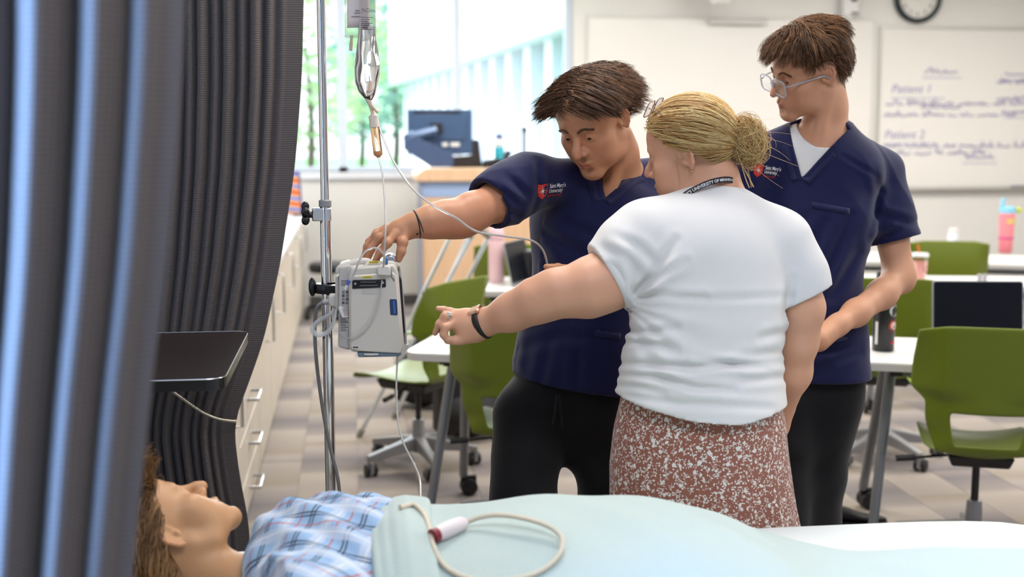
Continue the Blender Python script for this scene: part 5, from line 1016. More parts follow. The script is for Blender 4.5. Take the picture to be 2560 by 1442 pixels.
lo, hi = aabb([o1], .17); lo[2] = q(1490, 560, 3.1)[2]; hi[0] += .05
head_part = (base1 + neck + hb).mesh(lo, hi, .0028)
lo, hi = aabb([q(1245, 480, 2.98), q(1245, 540, 3.02), wri, q(905, 640, 2.9), q(997, 655, 2.84)], .045); arm_part = (armR + hand).mesh(lo, hi, .0022)
ell_ = q(1650, 640, 3.1); wl = q(1470, 700, 3.0); armL = Body().chain([shL, ell_], [.055, .042], .03).chain([ell_, q(1560, 690, 3.04), wl], [.042, .038, .027], .03)
for pts, r0 in [([(1462, 690, 2.99), (1430, 672, 2.96), (1395, 668, 2.92), (1366, 667, 2.89)], .0095), ([(1462, 702, 2.98), (1430, 692, 2.93), (1395, 686, 2.89), (1364, 684, 2.875)], .0105), ([(1464, 708, 3.0), (1430, 700, 2.97), (1405, 706, 2.95), (1410, 720, 2.97)], .0095), ([(1464, 715, 3.0), (1440, 715, 2.98), (1420, 724, 2.97), (1425, 738, 2.99)], .009)]: armL.chain([q(*p) for p in pts], [r0 * 1.15, r0, r0 * .95, r0 * .8], .007)
armL.ell(q(1478, 702, 3.0), (.035, .025, .04), k=.02)
lo, hi = aabb([q(1355, 660, 2.87), wl, ell_, shL], .06); armL_part = armL.mesh(lo, hi, .003)
def stub(x, y, z, c):
    m_ = np.exp(-((x / .024) ** 4 + ((z + .0415) / .0035) ** 2)) * (y > .09) * .45 + np.exp(-((x / .008) ** 2 + ((z + .079) / .008) ** 2)) * (y > .08) * .35; return c * (1 - m_[:, None]) + np.array(lin((70, 45, 35))[:3]) * m_[:, None]
np_obj('body', [head_part, arm_part, armL_part], SKIN, t1, head_tint(R1, o1, sc1, (205, 148, 112), (176, 100, 88), stub)); eyes(t1, R1, o1, sc1, (8, -16))
# scrub top
sl_end = q(1222, 510, 2.99); sdir = unit(sl_end - shR)
top = torso.grow(.004)
top.chain([shR, shR + (sl_end - shR) * .5, sl_end + sdir * .012], [.064, .067, .068], .05).cone(shL, q(1665, 600, 3.15), .064, .066, .05); top.cone(sl_end - sdir * .06, sl_end + sdir * .06, .052, .062, .004, 's')
Vp = [q(1460, 395, 3.05), q(1494, 497, 3.05), q(1600, 385, 3.05), q(1540, 330, 3.05)]; vc = polycut(Vp, n1, .06)
zh = lambda P: q(1400, 962, 3.1)[2] + .0 * P[..., 0] + F32(.12) * (P[..., 0] - F32(q(1400, 962, 3.1)[0])) * -1
axr = unit(sl_end - shR)
def topfold(X):
    z = X[:, 2]; a = vnoise(X * 6, 3); w1 = (1 - 1.6 * np.abs(np.sin(X[:, 0] * 26 + z * 20 + 2.4 * a)) ** .8) * soft(-.3, .5, vnoise(X * 5, 12)); w2 = (1 - 1.6 * np.abs(np.sin(z * 17 - X[:, 0] * 24 + X[:, 1] * 10 + 2.6 * a)) ** .8) * soft(-.2, .6, vnoise(X * 6, 21)); return -(w1 * .55 + w2 * .55)
def post1(P, D):
    D = creases(P, wrinkle(P, D, .005, topfold), [([(1317, 560), (1348, 480), (1342, 400)], .004, 7), ([(1322, 562), (1400, 606), (1490, 650)], .006, 11), ([(1322, 575), (1370, 660), (1420, 720)], .006, 11), ([(1336, 620), (1318, 780)], .006, 10), ([(1290, 830), (1276, 935)], .006, 10), ([(1375, 850), (1350, 965)], .006, 11), ([(1445, 860), (1445, 975)], .006, 11), ([(1240, 468), (1300, 520)], .006, 9), ([(1270, 440), (1318, 490)], .006, 9), ([(1230, 500), (1310, 550)], .006, 9), ([(1420, 560), (1520, 600)], .005, 11), ([(1300, 870), (1400, 840), (1520, 850)], .005, 12)], 3.16); D = endcut(D, P, sl_end, sdir, .098); D = np.maximum(D, zh(P) - P[..., 2]); return np.maximum(D, -vc(P))
lo, hi = aabb([q(1230, 500, 2.98), q(1690, 600, 3.2), q(1250, 970, 3.1), q(1650, 970, 3.3), q(1500, 400, 3.1)], .12); tp = top.mesh(lo, hi, .0052, post=post1); topo = np_obj('scrub_top', [tp], NAVY, t1)
bv = bvh_of(topo); xr = Vector(RT); up_ = Vector((0, 0, 1))
for a, c in ((Vp[0], Vp[1]), (Vp[1], Vp[2])):
    e = unit(c - a); w_ = np.cross(e, n1); w_ = unit(w_); w_ = w_ if w_ @ (Vp[3] - Vp[1]) < 0 else -w_; ribbon('neck_band', [Vector(a * .55 + c * .45) if a[2] > c[2] else Vector(a), Vector(a * .45 + c * .55) if a[2] > c[2] else Vector(a * .55 + c * .45), Vector(c) if a[2] > c[2] else Vector(a * .42 + c * .58)], Vector(w_), .026, n1, bv, .0022, NAVY2, topo, over=-.001)
xd = unit(rot(146, 0, 0) @ np.array((-1, 0, 0)) + np.array((0, 0, -.16))); yd = unit(np.cross(n1, xd)); yd = yd if yd[2] > 0 else -yd; logo(topo, 1374, 478, 3.05, n1, xd, yd, bv, 1.06)
def pocket(topo, bvh, n, pts, m, ringpt=None, rr=.010):
    P = [q(*p) for p in pts]; wdn = Vector((0, 0, -1)); ribbon('pocket_hem', [Vector(P[0]), Vector(P[-1])], wdn, .016, n, bvh, .0025, m, topo, steps=12)
    if ringpt is not None:
        c = drop(bvh, q(*ringpt), n, .003); x, y, z = frame(n); MB().torus(c, rr, .0013, n, 20, 6, PI * .9, PI * 2.05).build('fabric_ring', NAVY2, topo, world=True)
pocket(topo, bv, n1, [(1505, 562, 3.05), (1560, 572, 3.07)], NAVY2, (1524, 574, 3.05)); pocket(topo, bv, n1, [(1497, 822, 3.05), (1570, 828, 3.07)], NAVY2)
v, f = text_mesh('Landau', .011, 0); decal('pocket_label', [(a.x, a.y) for a in v], f, q(1505, 828, 3.05), xd, yd, n1, bv, .003, mat('label_grey', (150, 156, 190), .6), topo)
kR, kL = q(1308, 1260, 3.08), q(1530, 1260, 3.15); fl = lambda u, d: np.array((q(u, 800, d)[0], q(u, 800, d)[1], .09))
trousers(t1, (q(1420, 1010, 3.17), (.166, .104, .15), TR, .10), [([q(1322, 1040, 3.14), kR, fl(1300, 3.2)], [.096, .080, .066]), ([q(1502, 1040, 3.18), kL, fl(1530, 3.25)], [.096, .080, .066])]); shoes(t1, [fl(1300, 3.2) * (1, 1, 0), fl(1500, 3.25) * (1, 1, 0)], 146, SH)
MB().tube(catmull([q(1392, 985, 3.03), q(1388, 1030, 3.02), q(1382, 1062, 3.02)], 10), .003, 6).tube(catmull([q(1396, 985, 3.03), q(1402, 1030, 3.02), q(1404, 1068, 3.02)], 10), .003, 6).build('drawstring', BLKC, t1, world=True)
# bracelet
bc = wri * .8 + q(1070, 556, 2.89) * .2; bd = unit(q(1075, 553, 2.89) - wri); torus_on('bracelet', bc, bd, .0335, .0018, BLK, t1); torus_on('bracelet', wri * .65 + q(1070, 556, 2.89) * .35, unit(bd + np.array((.25, 0, .25))), .0350, .0014, BLK, t1); MB().ball(q(1052, 545, 2.855), .003).ball(q(1050, 582, 2.85), .003).ball(q(1043, 585, 2.85), .003).build('bracelet_bead', BLK, t1, world=True)
# hair: parted near the middle, curtains falling to both sides
rng = np.random.RandomState(4); HB = hair_mat('hair_brown', (54, 35, 24), (138, 98, 68)); keep1 = lambda x, y, z: z > hairline2(y)
cap_obj('hair_base', R1, o1, sc1, lambda x, y, z: hairline2(y).astype(F32) + .006 - z, HB, t1, .0045)
paths = []
for n, thick, lf, seed in [(2600, .006, 1.0, 1), (2800, .011, 1.0, 2), (1500, .016, 1.05, 3)]:
    p, nn = scalp(n, rng, keep1); s = np.where(p[:, 0] + rng.normal(size=n) * .010 > .010, 1.0, -1.0)[:, None]; front = soft(-.02, .06, p[:, 1])[:, None]; back = soft(-.02, -.07, p[:, 1])[:, None]
    ln = (.062 + .050 * front[:, 0] * soft(.06, .12, p[:, 2]) + .02 * back[:, 0]) * rng.uniform(.75, 1.1, n) * lf * (1 - .5 * soft(.05, -.03, p[:, 2])) * (1 - .6 * soft(.085, .055, p[:, 2]) * soft(-.06, -.03, p[:, 1]) * soft(.05, .02, p[:, 1])) * np.where((p[:, 0] < .012) & (p[:, 1] > .04), .92, 1.0)
    def flow(x, t, s=s, front=front, back=back): return np.concatenate([s * (1.0 - .55 * back) * (1 - .35 * t), .28 * front * (1 - t) - .75 * back - .15 * t * front, -.05 - (.2 + .85 * t) * (1 - .35 * front)], 1)
    d0 = nn * .8 + flow(p, 0) * .5; g = grow(p, d0, ln, 10, flow, .62, [(np.array((0, -.008, .048)), np.array((.0768, .0995, .0855)) + thick), (np.array((0, .036, -.012)), np.array((.066, .060, .070)))], rng, .05); paths.append(g)
hair_obj('hair', np.concatenate(paths), R1, o1, sc1, .0007, .0002, HB, t1, rng, clump=.6); brows(t1, R1, o1, sc1, HB, rng, 1.0)

# ================================================================== tall student with glasses
t2 = thing('person', 'tall student in navy scrubs with clear glasses, hand in pocket', 'person', (q(2020, 700, 3.42)[0], q(2020, 700, 3.42)[1], 0))
R2, o2, sc2 = rot(97.8, -20, -15.9), q(2023, 184, 3.335), 1.0
n2 = unit(rot(152, 0, 0) @ np.array((0, 1, .05))); TR2 = rot(152, 0, 0); torso2 = Body()
for u, v, d, a, b_, c in [(2035, 430, 3.42, .19, .105, .12), (2022, 560, 3.42, .182, .112, .15), (2000, 700, 3.42, .17, .11, .16), (2010, 840, 3.42, .175, .115, .16), (2020, 950, 3.42, .172, .118, .12)]: torso2.ell(q(u, v, d), (a, b_, c), TR2, .06)
sR, sL = q(1868, 400, 3.38), q(2196, 432, 3.46); torso2.cone(q(2062, 350, 3.42), sL, .060, .056, .06).cone(q(2062, 350, 3.42), sR, .060, .056, .06)
eL, wL2 = q(2248, 690, 3.44), q(2095, 812, 3.24)
arm2 = Body().chain([sL, q(2225, 560, 3.46), eL], [.054, .049, .041], .03).chain([eL, q(2205, 735, 3.37), q(2140, 782, 3.29), wL2], [.040, .038, .033, .0275], .03).cone(wL2, q(2045, 848, 3.2), .0275, .034, .02); arm2.ell(q(2254, 704, 3.45), (.026, .028, .028), k=.03)
hb2 = head_body(jaw=1.05, nose=.98, cheek=1.0, lids=.55, neck=1.0).xf(R2, o2, sc2); neck2 = Body().cone(R2 @ np.array((0, -.036, -.07)) + o2, q(2064, 360, 3.42), .055, .066, .03).cone(R2 @ np.array((-.05, -.02, -.045)) + o2, q(2040, 372, 3.35), .016, .014, .03)
base2 = torso2.grow(-.012); lo, hi = aabb([o2], .17); lo[2] = q(2030, 470, 3.4)[2]; hi[0] += .04; hp = (base2 + neck2 + hb2).mesh(lo, hi, .0028)
lo, hi = aabb([q(2225, 570, 3.46), eL, wL2, q(2045, 848, 3.2)], .06); ap = arm2.mesh(lo, hi, .0032)
def moles(x, y, z, c):
    for mx, my, mz in [(-.064, .03, -.012), (-.05, .062, -.048), (-.052, .05, -.052)]: m_ = np.exp(-(((x - mx) / .0022) ** 2 + ((y - my) / .004) ** 2 + ((z - mz) / .0022) ** 2)) * .6; c = c * (1 - m_[:, None]) + np.array(lin((96, 56, 40))[:3]) * m_[:, None]
    return c
np_obj('body', [hp, ap], SKIN, t2, head_tint(R2, o2, sc2, (216, 160, 126), (196, 118, 108), moles)); eyes(t2, R2, o2, sc2, (6, -12))
se = q(2240, 600, 3.46); sd = unit(se - sL); top2 = torso2.grow(.004); top2.chain([sL, q(2212, 520, 3.46), se + sd * .012], [.064, .068, .072], .05).cone(sR, q(1840, 560, 3.4), .064, .068, .05); top2.cone(se - sd * .06, se + sd * .06, .055, .066, .004, 's')
Vp2 = [q(1962, 285, 3.34), q(2006, 446, 3.34), q(2122, 322, 3.34), q(2060, 240, 3.34)]; vc2 = polycut(Vp2, n2, .05); zh2 = q(2050, 942, 3.4)[2]
def post2(P, D):
    D = creases(P, wrinkle(P, D, .005, lambda X: topfold(X + 3.3)), [([(2062, 555), (2022, 640), (2008, 730)], .007, 11), ([(2128, 540), (2060, 690), (1985, 790)], .008, 11), ([(2145, 630), (2080, 745)], .007, 10), ([(2180, 612), (2260, 566)], .006, 9), ([(2195, 535), (2290, 560)], .006, 9), ([(2172, 590), (2200, 480), (2185, 425)], .005, 8), ([(2030, 885), (2150, 862)], .006, 10), ([(2104, 388), (2192, 440)], .003, 5), ([(2010, 540), (1990, 640)], .005, 10), ([(2100, 900), (2148, 880)], .006, 9)], 3.44); D = endcut(D, P, se, sd, .098); D = np.maximum(D, F32(zh2) - P[..., 2]); return np.maximum(D, -vc2(P))
lo, hi = aabb([q(2290, 590, 3.46), q(1830, 560, 3.4), q(1850, 950, 3.4), q(2160, 950, 3.45), q(2060, 300, 3.4)], .17); top2o = np_obj('scrub_top', [top2.mesh(lo, hi, .0055, post=post2)], NAVY, t2); bv2 = bvh_of(top2o)
for a, c in ((Vp2[0], Vp2[1]), (Vp2[1], Vp2[2])):
    e = unit(c - a); w_ = unit(np.cross(e, n2)); w_ = w_ if w_ @ (Vp2[3] - Vp2[1]) < 0 else -w_; ribbon('neck_band', [Vector(a * .55 + c * .45) if a[2] > c[2] else Vector(a), Vector(a * .45 + c * .55) if a[2] > c[2] else Vector(a * .55 + c * .45), Vector(c) if a[2] > c[2] else Vector(a * .42 + c * .58)], Vector(w_), .028, n2, bv2, .0022, NAVY2, top2o, over=-.001)
# white undershirt with a round neck
crew = Body().ell(q(2060, 332, 3.385), (.078, .085, .062), TR2)
us = torso2.grow(-.0045); us.p.append(('s',) + crew.p[0][1:6] + (.006,)); lo, hi = aabb([q(1940, 300, 3.3), q(2140, 470, 3.45), q(2060, 300, 3.5)], .05); uso = np_obj('undershirt', [us.mesh(lo, hi, .004)], WHITEC, t2)
xd2 = unit(rot(152, 0, 0) @ np.array((-1, 0, 0)) + np.array((0, 0, -.18))); yd2 = unit(np.cross(n2, xd2)); yd2 = yd2 if yd2[2] > 0 else -yd2; logo(top2o, 1894, 425, 3.3, n2, xd2, yd2, bv2, 1.0)
pocket(top2o, bv2, n2, [(2032, 504, 3.33), (2128, 520, 3.34)], NAVY2, (2044, 510, 3.33), .012)
MB().tube(catmull([q(2016, 800, 3.28), q(2050, 832, 3.26), q(2090, 850, 3.27), q(2135, 836, 3.32)], 14), .006, 6, flat=.5).build('pocket_edge', NAVY2, top2o, world=True)
MB().tube(catmull([R2 @ np.array((-.055, -.05, -.105)) + o2, q(2104, 325, 3.40), q(2098, 352, 3.36), q(2088, 372, 3.34)], 14), .0011, 6).build('necklace', mat('gold', (226, 196, 130), .25, 1.0), t2, world=True)
trousers(t2, (q(2020, 945, 3.43), (.158, .102, .15), TR2, .08), [([q(1960, 1010, 3.40), q(1945, 1290, 3.38), fl(1950, 3.45)], [.098, .08, .064]), ([q(2062, 1010, 3.44), q(2022, 1290, 3.46), fl(2020, 3.5)], [.10, .082, .066])]); shoes(t2, [fl(1950, 3.45) * (1, 1, 0), fl(2020, 3.5) * (1, 1, 0)], 152, SH)
rng = np.random.RandomState(5); HB2 = hair_mat('hair_dark_brown', (62, 40, 26), (156, 110, 70))
cap_obj('hair_base', R2, o2, sc2, lambda x, y, z: hairline2(y).astype(F32) + .004 - z, HB2, t2, .0045); paths = []
for n, thick, seed in [(2900, .006, 1), (2500, .012, 2), (1500, .018, 3)]:
    p, nn = scalp(n, rng, lambda x, y, z: z > hairline2(y)); topm = soft(.075, .115, p[:, 2])[:, None]; front = soft(-.03, .06, p[:, 1])[:, None]; side = soft(.03, .06, np.abs(p[:, 0]))[:, None]
    ln = (.030 + .045 * topm[:, 0] * front[:, 0] + .025 * topm[:, 0] + .012 * soft(-.03, -.07, p[:, 1])) * rng.uniform(.75, 1.15, n); fr_ = soft(.03, .08, p[:, 1])[:, None]; ln = ln * (1 - .3 * soft(.05, .02, p[:, 2]) * soft(-.05, 0, p[:, 1])) * (1 - .62 * soft(.085, .065, p[:, 2]) * soft(-.06, -.04, p[:, 1]) * soft(.03, .01, p[:, 1]))
    def flow(x, t, topm=topm, front=front, side=side, p0=p, fr_=fr_): return np.concatenate([-.25 * topm + .1 * np.sign(p0[:, :1]) * side, (.9 * front - .35) * (1 - .2 * t) + .5 * fr_, -.25 - .9 * (1 - topm) - .75 * t * topm + .45 * topm * (1 - t)], 1)
    d0 = nn * (.75 + .5 * topm) + flow(p, 0) * .5; paths.append(grow(p, d0, ln, 9, flow, .66, [(np.array((0, -.008, .048)), np.array((.0768, .0995, .0855)) + thick), (np.array((0, .036, -.012)), np.array((.064, .056, .070)))], rng, .06))
hair_obj('hair', np.concatenate(paths), R2, o2, sc2, .0007, .0002, HB2, t2, rng, clump=.6); brows(t2, R2, o2, sc2, HB2, rng, 1.0, -.002)
def glasses(name, Rm, o, sc, parent, frame_m, lens_m, off=(0, 0, 0), hw=.026, hh=.021, r=.0019):
    Rm = np.array(Rm); T = lambda p: Vector(Rm @ ((np.array(p) + off) * sc) + o); g = bpy.data.objects.new(name, None); COL.objects.link(g); g.parent = parent; g.location = T((0, .115, .012)) - parent_origin(parent)
    for s in (-1, 1):
        c = np.array((s * .033, .112, .009)); ring = [c + np.array((a * 1.0, -.10 * (a * s) ** 2 * 30 * .12, b)) for a, b in [(x * hw / .5, y * hh / .5) for x, y in round_rect(1, 1, .26, 5)]]; R_ = [T(p) for p in ring]
        MB().tube(R_ + [R_[0]], r, 8, cap=False).build('rim', frame_m, g, world=True, smooth=180); MB().add(R_, [tuple(range(len(R_)))]).build('lens', lens_m, g, world=True, smooth=0)
        MB().tube(catmull([T((s * .058, .109, .016)), T((s * .070, .085, .018)), T((s * .0755, .02, .016)), T((s * .076, -.006, .012)), T((s * .076, -.022, -.006))], 16), r, 8).build('temple', frame_m, g, world=True, smooth=180)
    MB().tube(catmull([T((-.009, .112, .014)), T((0, .1135, .017)), T((.009, .112, .014))], 8), r, 8).build('bridge', frame_m, g, world=True); return g
m, nt, b, N, L = nodes('clear_acetate'); b.inputs['Base Color'].default_value = lin((232, 236, 246)); b.inputs['Transmission Weight'].default_value = .55; b.inputs['Roughness'].default_value = .08; b.inputs['IOR'].default_value = 1.45; ACE = m
LENS = thin_clear('lens_clear', (252, 252, 255), .12, .01); glasses('eyeglasses', R2, o2, sc2, t2, ACE, LENS, off=(0, .004, -.003), hw=.0285, hh=.023, r=.0024)

# ================================================================== woman in the white top
t3 = thing('person', 'woman in white top and floral skirt pointing at the pump', 'person', (q(1760, 800, 2.75)[0], q(1760, 800, 2.75)[1], 0))
R3, o3, sc3 = rot(56.4, -13, -7.7), q(1731, 391, 2.80), .98; TR3 = rot(18, 0, 0); nb = -unit(TR3 @ np.array((0, 1, 0)))
tor3 = Body()
for u, v, d, a, b_, c in [(1775, 610, 2.76, .175, .105, .12), (1782, 690, 2.75, .186, .125, .14), (1778, 790, 2.75, .186, .128, .11), (1758, 880, 2.75, .186, .128, .12), (1752, 970, 2.75, .20, .14, .12), (1752, 1060, 2.75, .212, .15, .12)]: tor3.ell(q(u, v, d), (a, b_, c), TR3, .05)
s3L, s3R = q(1612, 590, 2.74), q(1942, 610, 2.80); tor3.cone(q(1778, 538, 2.79), s3L, .060, .066, .05).cone(q(1790, 532, 2.79), s3R, .060, .066, .05)
e3, w3 = q(1395, 736, 2.70), q(1212, 806, 2.78)
arm3 = Body().chain([s3L, q(1517, 702, 2.72), q(1465, 722, 2.705), e3], [.050, .064, .061, .047], .03).chain([e3, q(1340, 752, 2.715), q(1280, 780, 2.745), w3], [.047, .047, .040, .0295], .03); arm3.ell(q(1382, 712, 2.70), (.03, .03, .03), k=.03)
h3 = Body().cone(w3, q(1190, 814, 2.785), .0285, .029, .02); h3.chain([q(1192, 806, 2.79), q(1165, 797, 2.79), q(1142, 789, 2.79)], [.026, .021, .014], .02).chain([q(1192, 822, 2.785), q(1165, 820, 2.785), q(1140, 806, 2.785)], [.026, .024, .014], .02).cone(q(1185, 832, 2.78), q(1163, 842, 2.775), .019, .0155, .015)
FING = [([(1142, 784, 2.795), (1126, 778, 2.795), (1110, 774, 2.79), (1095, 771, 2.785)], .0078), ([(1140, 791, 2.785), (1112, 790, 2.775), (1098, 810, 2.775), (1088, 832, 2.785)], .0088), ([(1140, 799, 2.79), (1117, 800, 2.785), (1106, 814, 2.79), (1100, 826, 2.80)], .0088), ([(1140, 808, 2.775), (1113, 818, 2.765), (1109, 836, 2.765), (1118, 851, 2.77)], .0090), ([(1168, 842, 2.775), (1150, 850, 2.77), (1136, 851, 2.768), (1121, 850, 2.768)], .0100)]
for pts, r0 in FING: W = [q(*p) for p in pts]; h3.chain(W, [r0 * 1.12, r0 * 1.02, r0 * .92, r0 * .78], .007)
armR3 = Body().chain([s3R, q(1996, 770, 2.80), q(1990, 850, 2.83)], [.068, .056, .048], .03).chain([q(1990, 850, 2.83), q(1978, 930, 2.87), q(1955, 1010, 2.93)], [.048, .044, .034], .03).ell(q(1945, 1050, 2.96), (.03, .04, .05), k=.03)
hb3 = head_body(jaw=.96, nose=.92, cheek=1.06, lids=.45, neck=.96).xf(R3, o3, sc3); neck3 = Body().cone(R3 @ np.array((0, -.040, -.06)) + o3, q(1778, 530, 2.79), .054, .066, .04)
lo, hi = aabb([o3], .16); lo[2] = q(1730, 560, 2.8)[2]; hp3 = (tor3.grow(-.010) + neck3 + hb3).mesh(lo, hi, .0028); lo, hi = aabb([q(1540, 640, 2.72), q(1540, 720, 2.72), w3, e3, q(1088, 835, 2.78)], .09); ap3 = (arm3 + h3).mesh(lo, hi, .0024); lo, hi = aabb([q(1996, 740, 2.8), q(1950, 1060, 2.95)], .07); rp3 = armR3.mesh(lo, hi, .004)
np_obj('body', [hp3, ap3, rp3], SKIN, t3, head_tint(R3, o3, sc3, (226, 170, 138), (200, 124, 112))); eyes(t3, R3, o3, sc3, (4, -10))
e1, d1 = q(1519, 698, 2.72), unit(np.array(RT) * -.865 - np.array(UP) * .5 - np.array(FW) * .12); e2, d2 = q(2006, 745, 2.80), unit(q(2006, 745, 2.80) - s3R)
tee = tor3.grow(.005); tee.chain([s3L, q(1565, 640, 2.73), e1 + d1 * .012], [.078, .076, .0725], .04).chain([s3R, q(1985, 690, 2.80), e2 + d2 * .012], [.078, .072, .068], .04); tee.cone(e1 - d1 * .012, e1 + d1 * .06, .066, .071, .004, 's').cone(e2 - d2 * .02, e2 + d2 * .06, .056, .064, .004, 's'); tee.ell(R3 @ np.array((0, .02, -.13)) + o3, (.075, .085, .055), None, .008, 's')
hemz = [(q(u, v, 2.62)[0], q(u, v, 2.62)[2]) for u, v in [(1500, 985), (1600, 1015), (1720, 1045), (1850, 1062), (1985, 1048)]]
def teefold(X):
    z = X[:, 2]; x = X[:, 0]; zw, zl = q(1750, 860, 2.7)[2], q(1750, 1040, 2.7)[2]; a = vnoise(X * 5, 31); lowm = soft(zw + .05, zw - .03, z) * (1 - soft(zl + .03, zl - .02, z)); rolls = -(1 - 1.7 * np.abs(np.sin(z * 58 + x * 5 + 2.2 * a)) ** .7) * lowm * 1.1 * soft(-.5, .4, vnoise(X * 3.5, 6))
    za = q(1560, 760, 2.7); dr = np.sqrt((x - za[0]) ** 2 + (z - za[2]) ** 2); arm = np.sin(np.arctan2(z - za[2], x - za[0]) * 14 + 2 * a) * np.exp(-((dr - .10) / .09) ** 2); upm = soft(zw - .02, zw + .06, z) * (1 - soft(zw + .2, zw + .3, z)) * .45 * (1 - 1.6 * np.abs(np.sin(z * 26 - x * 20 + 2.4 * a)) ** .8) * soft(-.2, .6, vnoise(X * 5, 44)); bra = -.55 * np.exp(-((z - q(1750, 762, 2.7)[2] - .02 * np.sin(x * 6)) / .012) ** 2) * 0; return rolls * 1.0 + arm * .7 + upm
def post3(P, D):
    D = creases(P, wrinkle(P, D, .0045, teefold), [([(1585, 732), (1630, 700), (1715, 655)], .006, 9), ([(1592, 744), (1660, 738), (1760, 742)], .006, 9), ([(1590, 728), (1650, 662), (1690, 600)], .005, 10), ([(1600, 752), (1780, 748), (1980, 740)], .0035, 9), ([(1556, 828), (1620, 832), (1690, 822)], .007, 9), ([(1538, 908), (1734, 918), (1950, 904)], .009, 9), ([(1533, 936), (1637, 941), (1734, 968), (1835, 975)], .008, 8), ([(1548, 852), (1620, 860), (1690, 874)], .007, 9), ([(1740, 894), (1930, 926)], .005, 8), ([(1560, 985), (1700, 1010), (1930, 1020)], .006, 9), ([(1964, 828), (1900, 844)], .006, 9), ([(1968, 880), (1850, 890)], .006, 9), ([(1972, 942), (1850, 952)], .006, 9), ([(1536, 960), (1600, 968), (1660, 985)], .006, 8), ([(1985, 700), (1960, 790)], .006, 10), ([(1510, 620), (1560, 640), (1600, 690)], .005, 11), ([(1540, 590), (1600, 620), (1640, 660)], .004, 11)], 2.78); D = endcut(D, P, e1, d1, .098); D = endcut(D, P, e2, d2, .092); hz = np.interp(P[..., 0], [h_[0] for h_ in hemz], [h_[1] for h_ in hemz]).astype(F32); return np.maximum(D, hz - P[..., 2])
lo, hi = aabb([q(1480, 640, 2.7), q(2035, 760, 2.8), q(1500, 1060, 2.7), q(2000, 1060, 2.9), q(1770, 450, 2.8)], .10); lo[1] -= .05; teeo = np_obj('white_top', [tee.mesh(lo, hi, .0050, post=post3)], WHITEC, t3)
for c, d_, r in ((e1, d1, .0725), (e2, d2, .0675)):
    prof = [(r - .004, -.026), (r + .0035, -.024), (r + .0045, -.012), (r + .004, -.001), (r - .003, .001), (r - .006, -.006)]; MB().lathe(prof, 40, c, d_, cap=False).build('sleeve_cuff', WHITEC, teeo, world=True, smooth=180)
# skirt with a small white flower print
m, nt, b, N, L = nodes('floral_skirt'); b.inputs['Roughness'].default_value = .75; b.inputs['Sheen Weight'].default_value = .2; tc = N('TexCoord')
nzd = N('TexNoise', Scale=60.0, Detail=2.0); L(tc.outputs['UV'], nzd.inputs['Vector']); mxv = N('MixRGB'); mxv.inputs[0].default_value = .012; L(tc.outputs['UV'], mxv.inputs[1]); L(nzd.outputs['Color'], mxv.inputs[2])
def dots(scale, th, vec):
    v = N('TexVoronoi', Scale=scale, Randomness=1.0); L(vec, v.inputs['Vector']); c = N('Math', operation='LESS_THAN'); L(v.outputs['Distance'], c.inputs[0]); c.inputs[1].default_value = th; return c.outputs[0]
a = dots(56, .24, mxv.outputs[0]); c = dots(150, .30, mxv.outputs[0]); v = N('TexVoronoi', Scale=115.0); v.feature = 'DISTANCE_TO_EDGE'; L(mxv.outputs[0], v.inputs['Vector']); e = N('Math', operation='LESS_THAN'); L(v.outputs['Distance'], e.inputs[0]); e.inputs[1].default_value = .06
gate = N('TexNoise', Scale=75.0); L(tc.outputs['UV'], gate.inputs['Vector']); gt = N('Math', operation='GREATER_THAN'); L(gate.outputs['Fac'], gt.inputs[0]); gt.inputs[1].default_value = .54; em = N('Math', operation='MULTIPLY'); L(e.outputs[0], em.inputs[0]); L(gt.outputs[0], em.inputs[1])
mx1 = N('Math', operation='MAXIMUM'); L(a, mx1.inputs[0]); L(c, mx1.inputs[1]); mx2 = N('Math', operation='MAXIMUM'); L(mx1.outputs[0], mx2.inputs[0]); L(em.outputs[0], mx2.inputs[1])
mc = N('MixRGB'); L(mx2.outputs[0], mc.inputs[0]); mc.inputs[1].default_value = lin((150, 92, 74)); mc.inputs[2].default_value = lin((232, 228, 218)); L(mc.outputs[0], b.inputs['Base Color'])
SK = [(940, 1750, .185, .130), (1000, 1752, .200, .140), (1060, 1751, .214, .148), (1150, 1750, .224, .154), (1250, 1757, .230, .156), (1350, 1765, .238, .16), (1600, 1770, .25, .16), (1900, 1775, .26, .165)]
nu, nv = 160, 60; V_, U_ = [], []
for j in range(nv + 1):
    vv_ = 940 + (1900 - 940) * j / nv; uc = float(np.interp(vv_, [s_[0] for s_ in SK], [s_[1] for s_ in SK])); a_ = float(np.interp(vv_, [s_[0] for s_ in SK], [s_[2] for s_ in SK])); b_ = float(np.interp(vv_, [s_[0] for s_ in SK], [s_[3] for s_ in SK])); c_ = q(uc, vv_, 2.77)
    for i in range(nu + 1):
        th = 2 * PI * i / nu; k = sm(1060, 1400, vv_); w_ = 1 + k * (.022 * math.sin(9 * th + 1.2 * math.sin(th * 2) + vv_ * .004) + .014 * math.sin(17 * th + 2)) + .008 * math.sin(5 * th + vv_ * .02) * k; p = c_ + TR3 @ np.array((a_ * math.cos(th) * w_, b_ * math.sin(th) * w_, 0)); p[2] = max(p[2], .12); V_.append(tuple(p - np.array(t3.location))); U_.append((th * .2, vv_ / 1100))
me = bpy.data.meshes.new('skirt'); me.from_pydata(V_, [], [(j * (nu + 1) + i, j * (nu + 1) + i + 1, (j + 1) * (nu + 1) + i + 1, (j + 1) * (nu + 1) + i) for j in range(nv) for i in range(nu)]); add_uv(me, U_); obj('skirt', me, m, t3, smooth=180, solid=.002)
f3 = q(1760, 800, 2.78); shoes(t3, [np.array((f3[0] - .1, f3[1], 0)), np.array((f3[0] + .1, f3[1], 0))], 18, mat('sandal_tan', (150, 110, 84), .6))
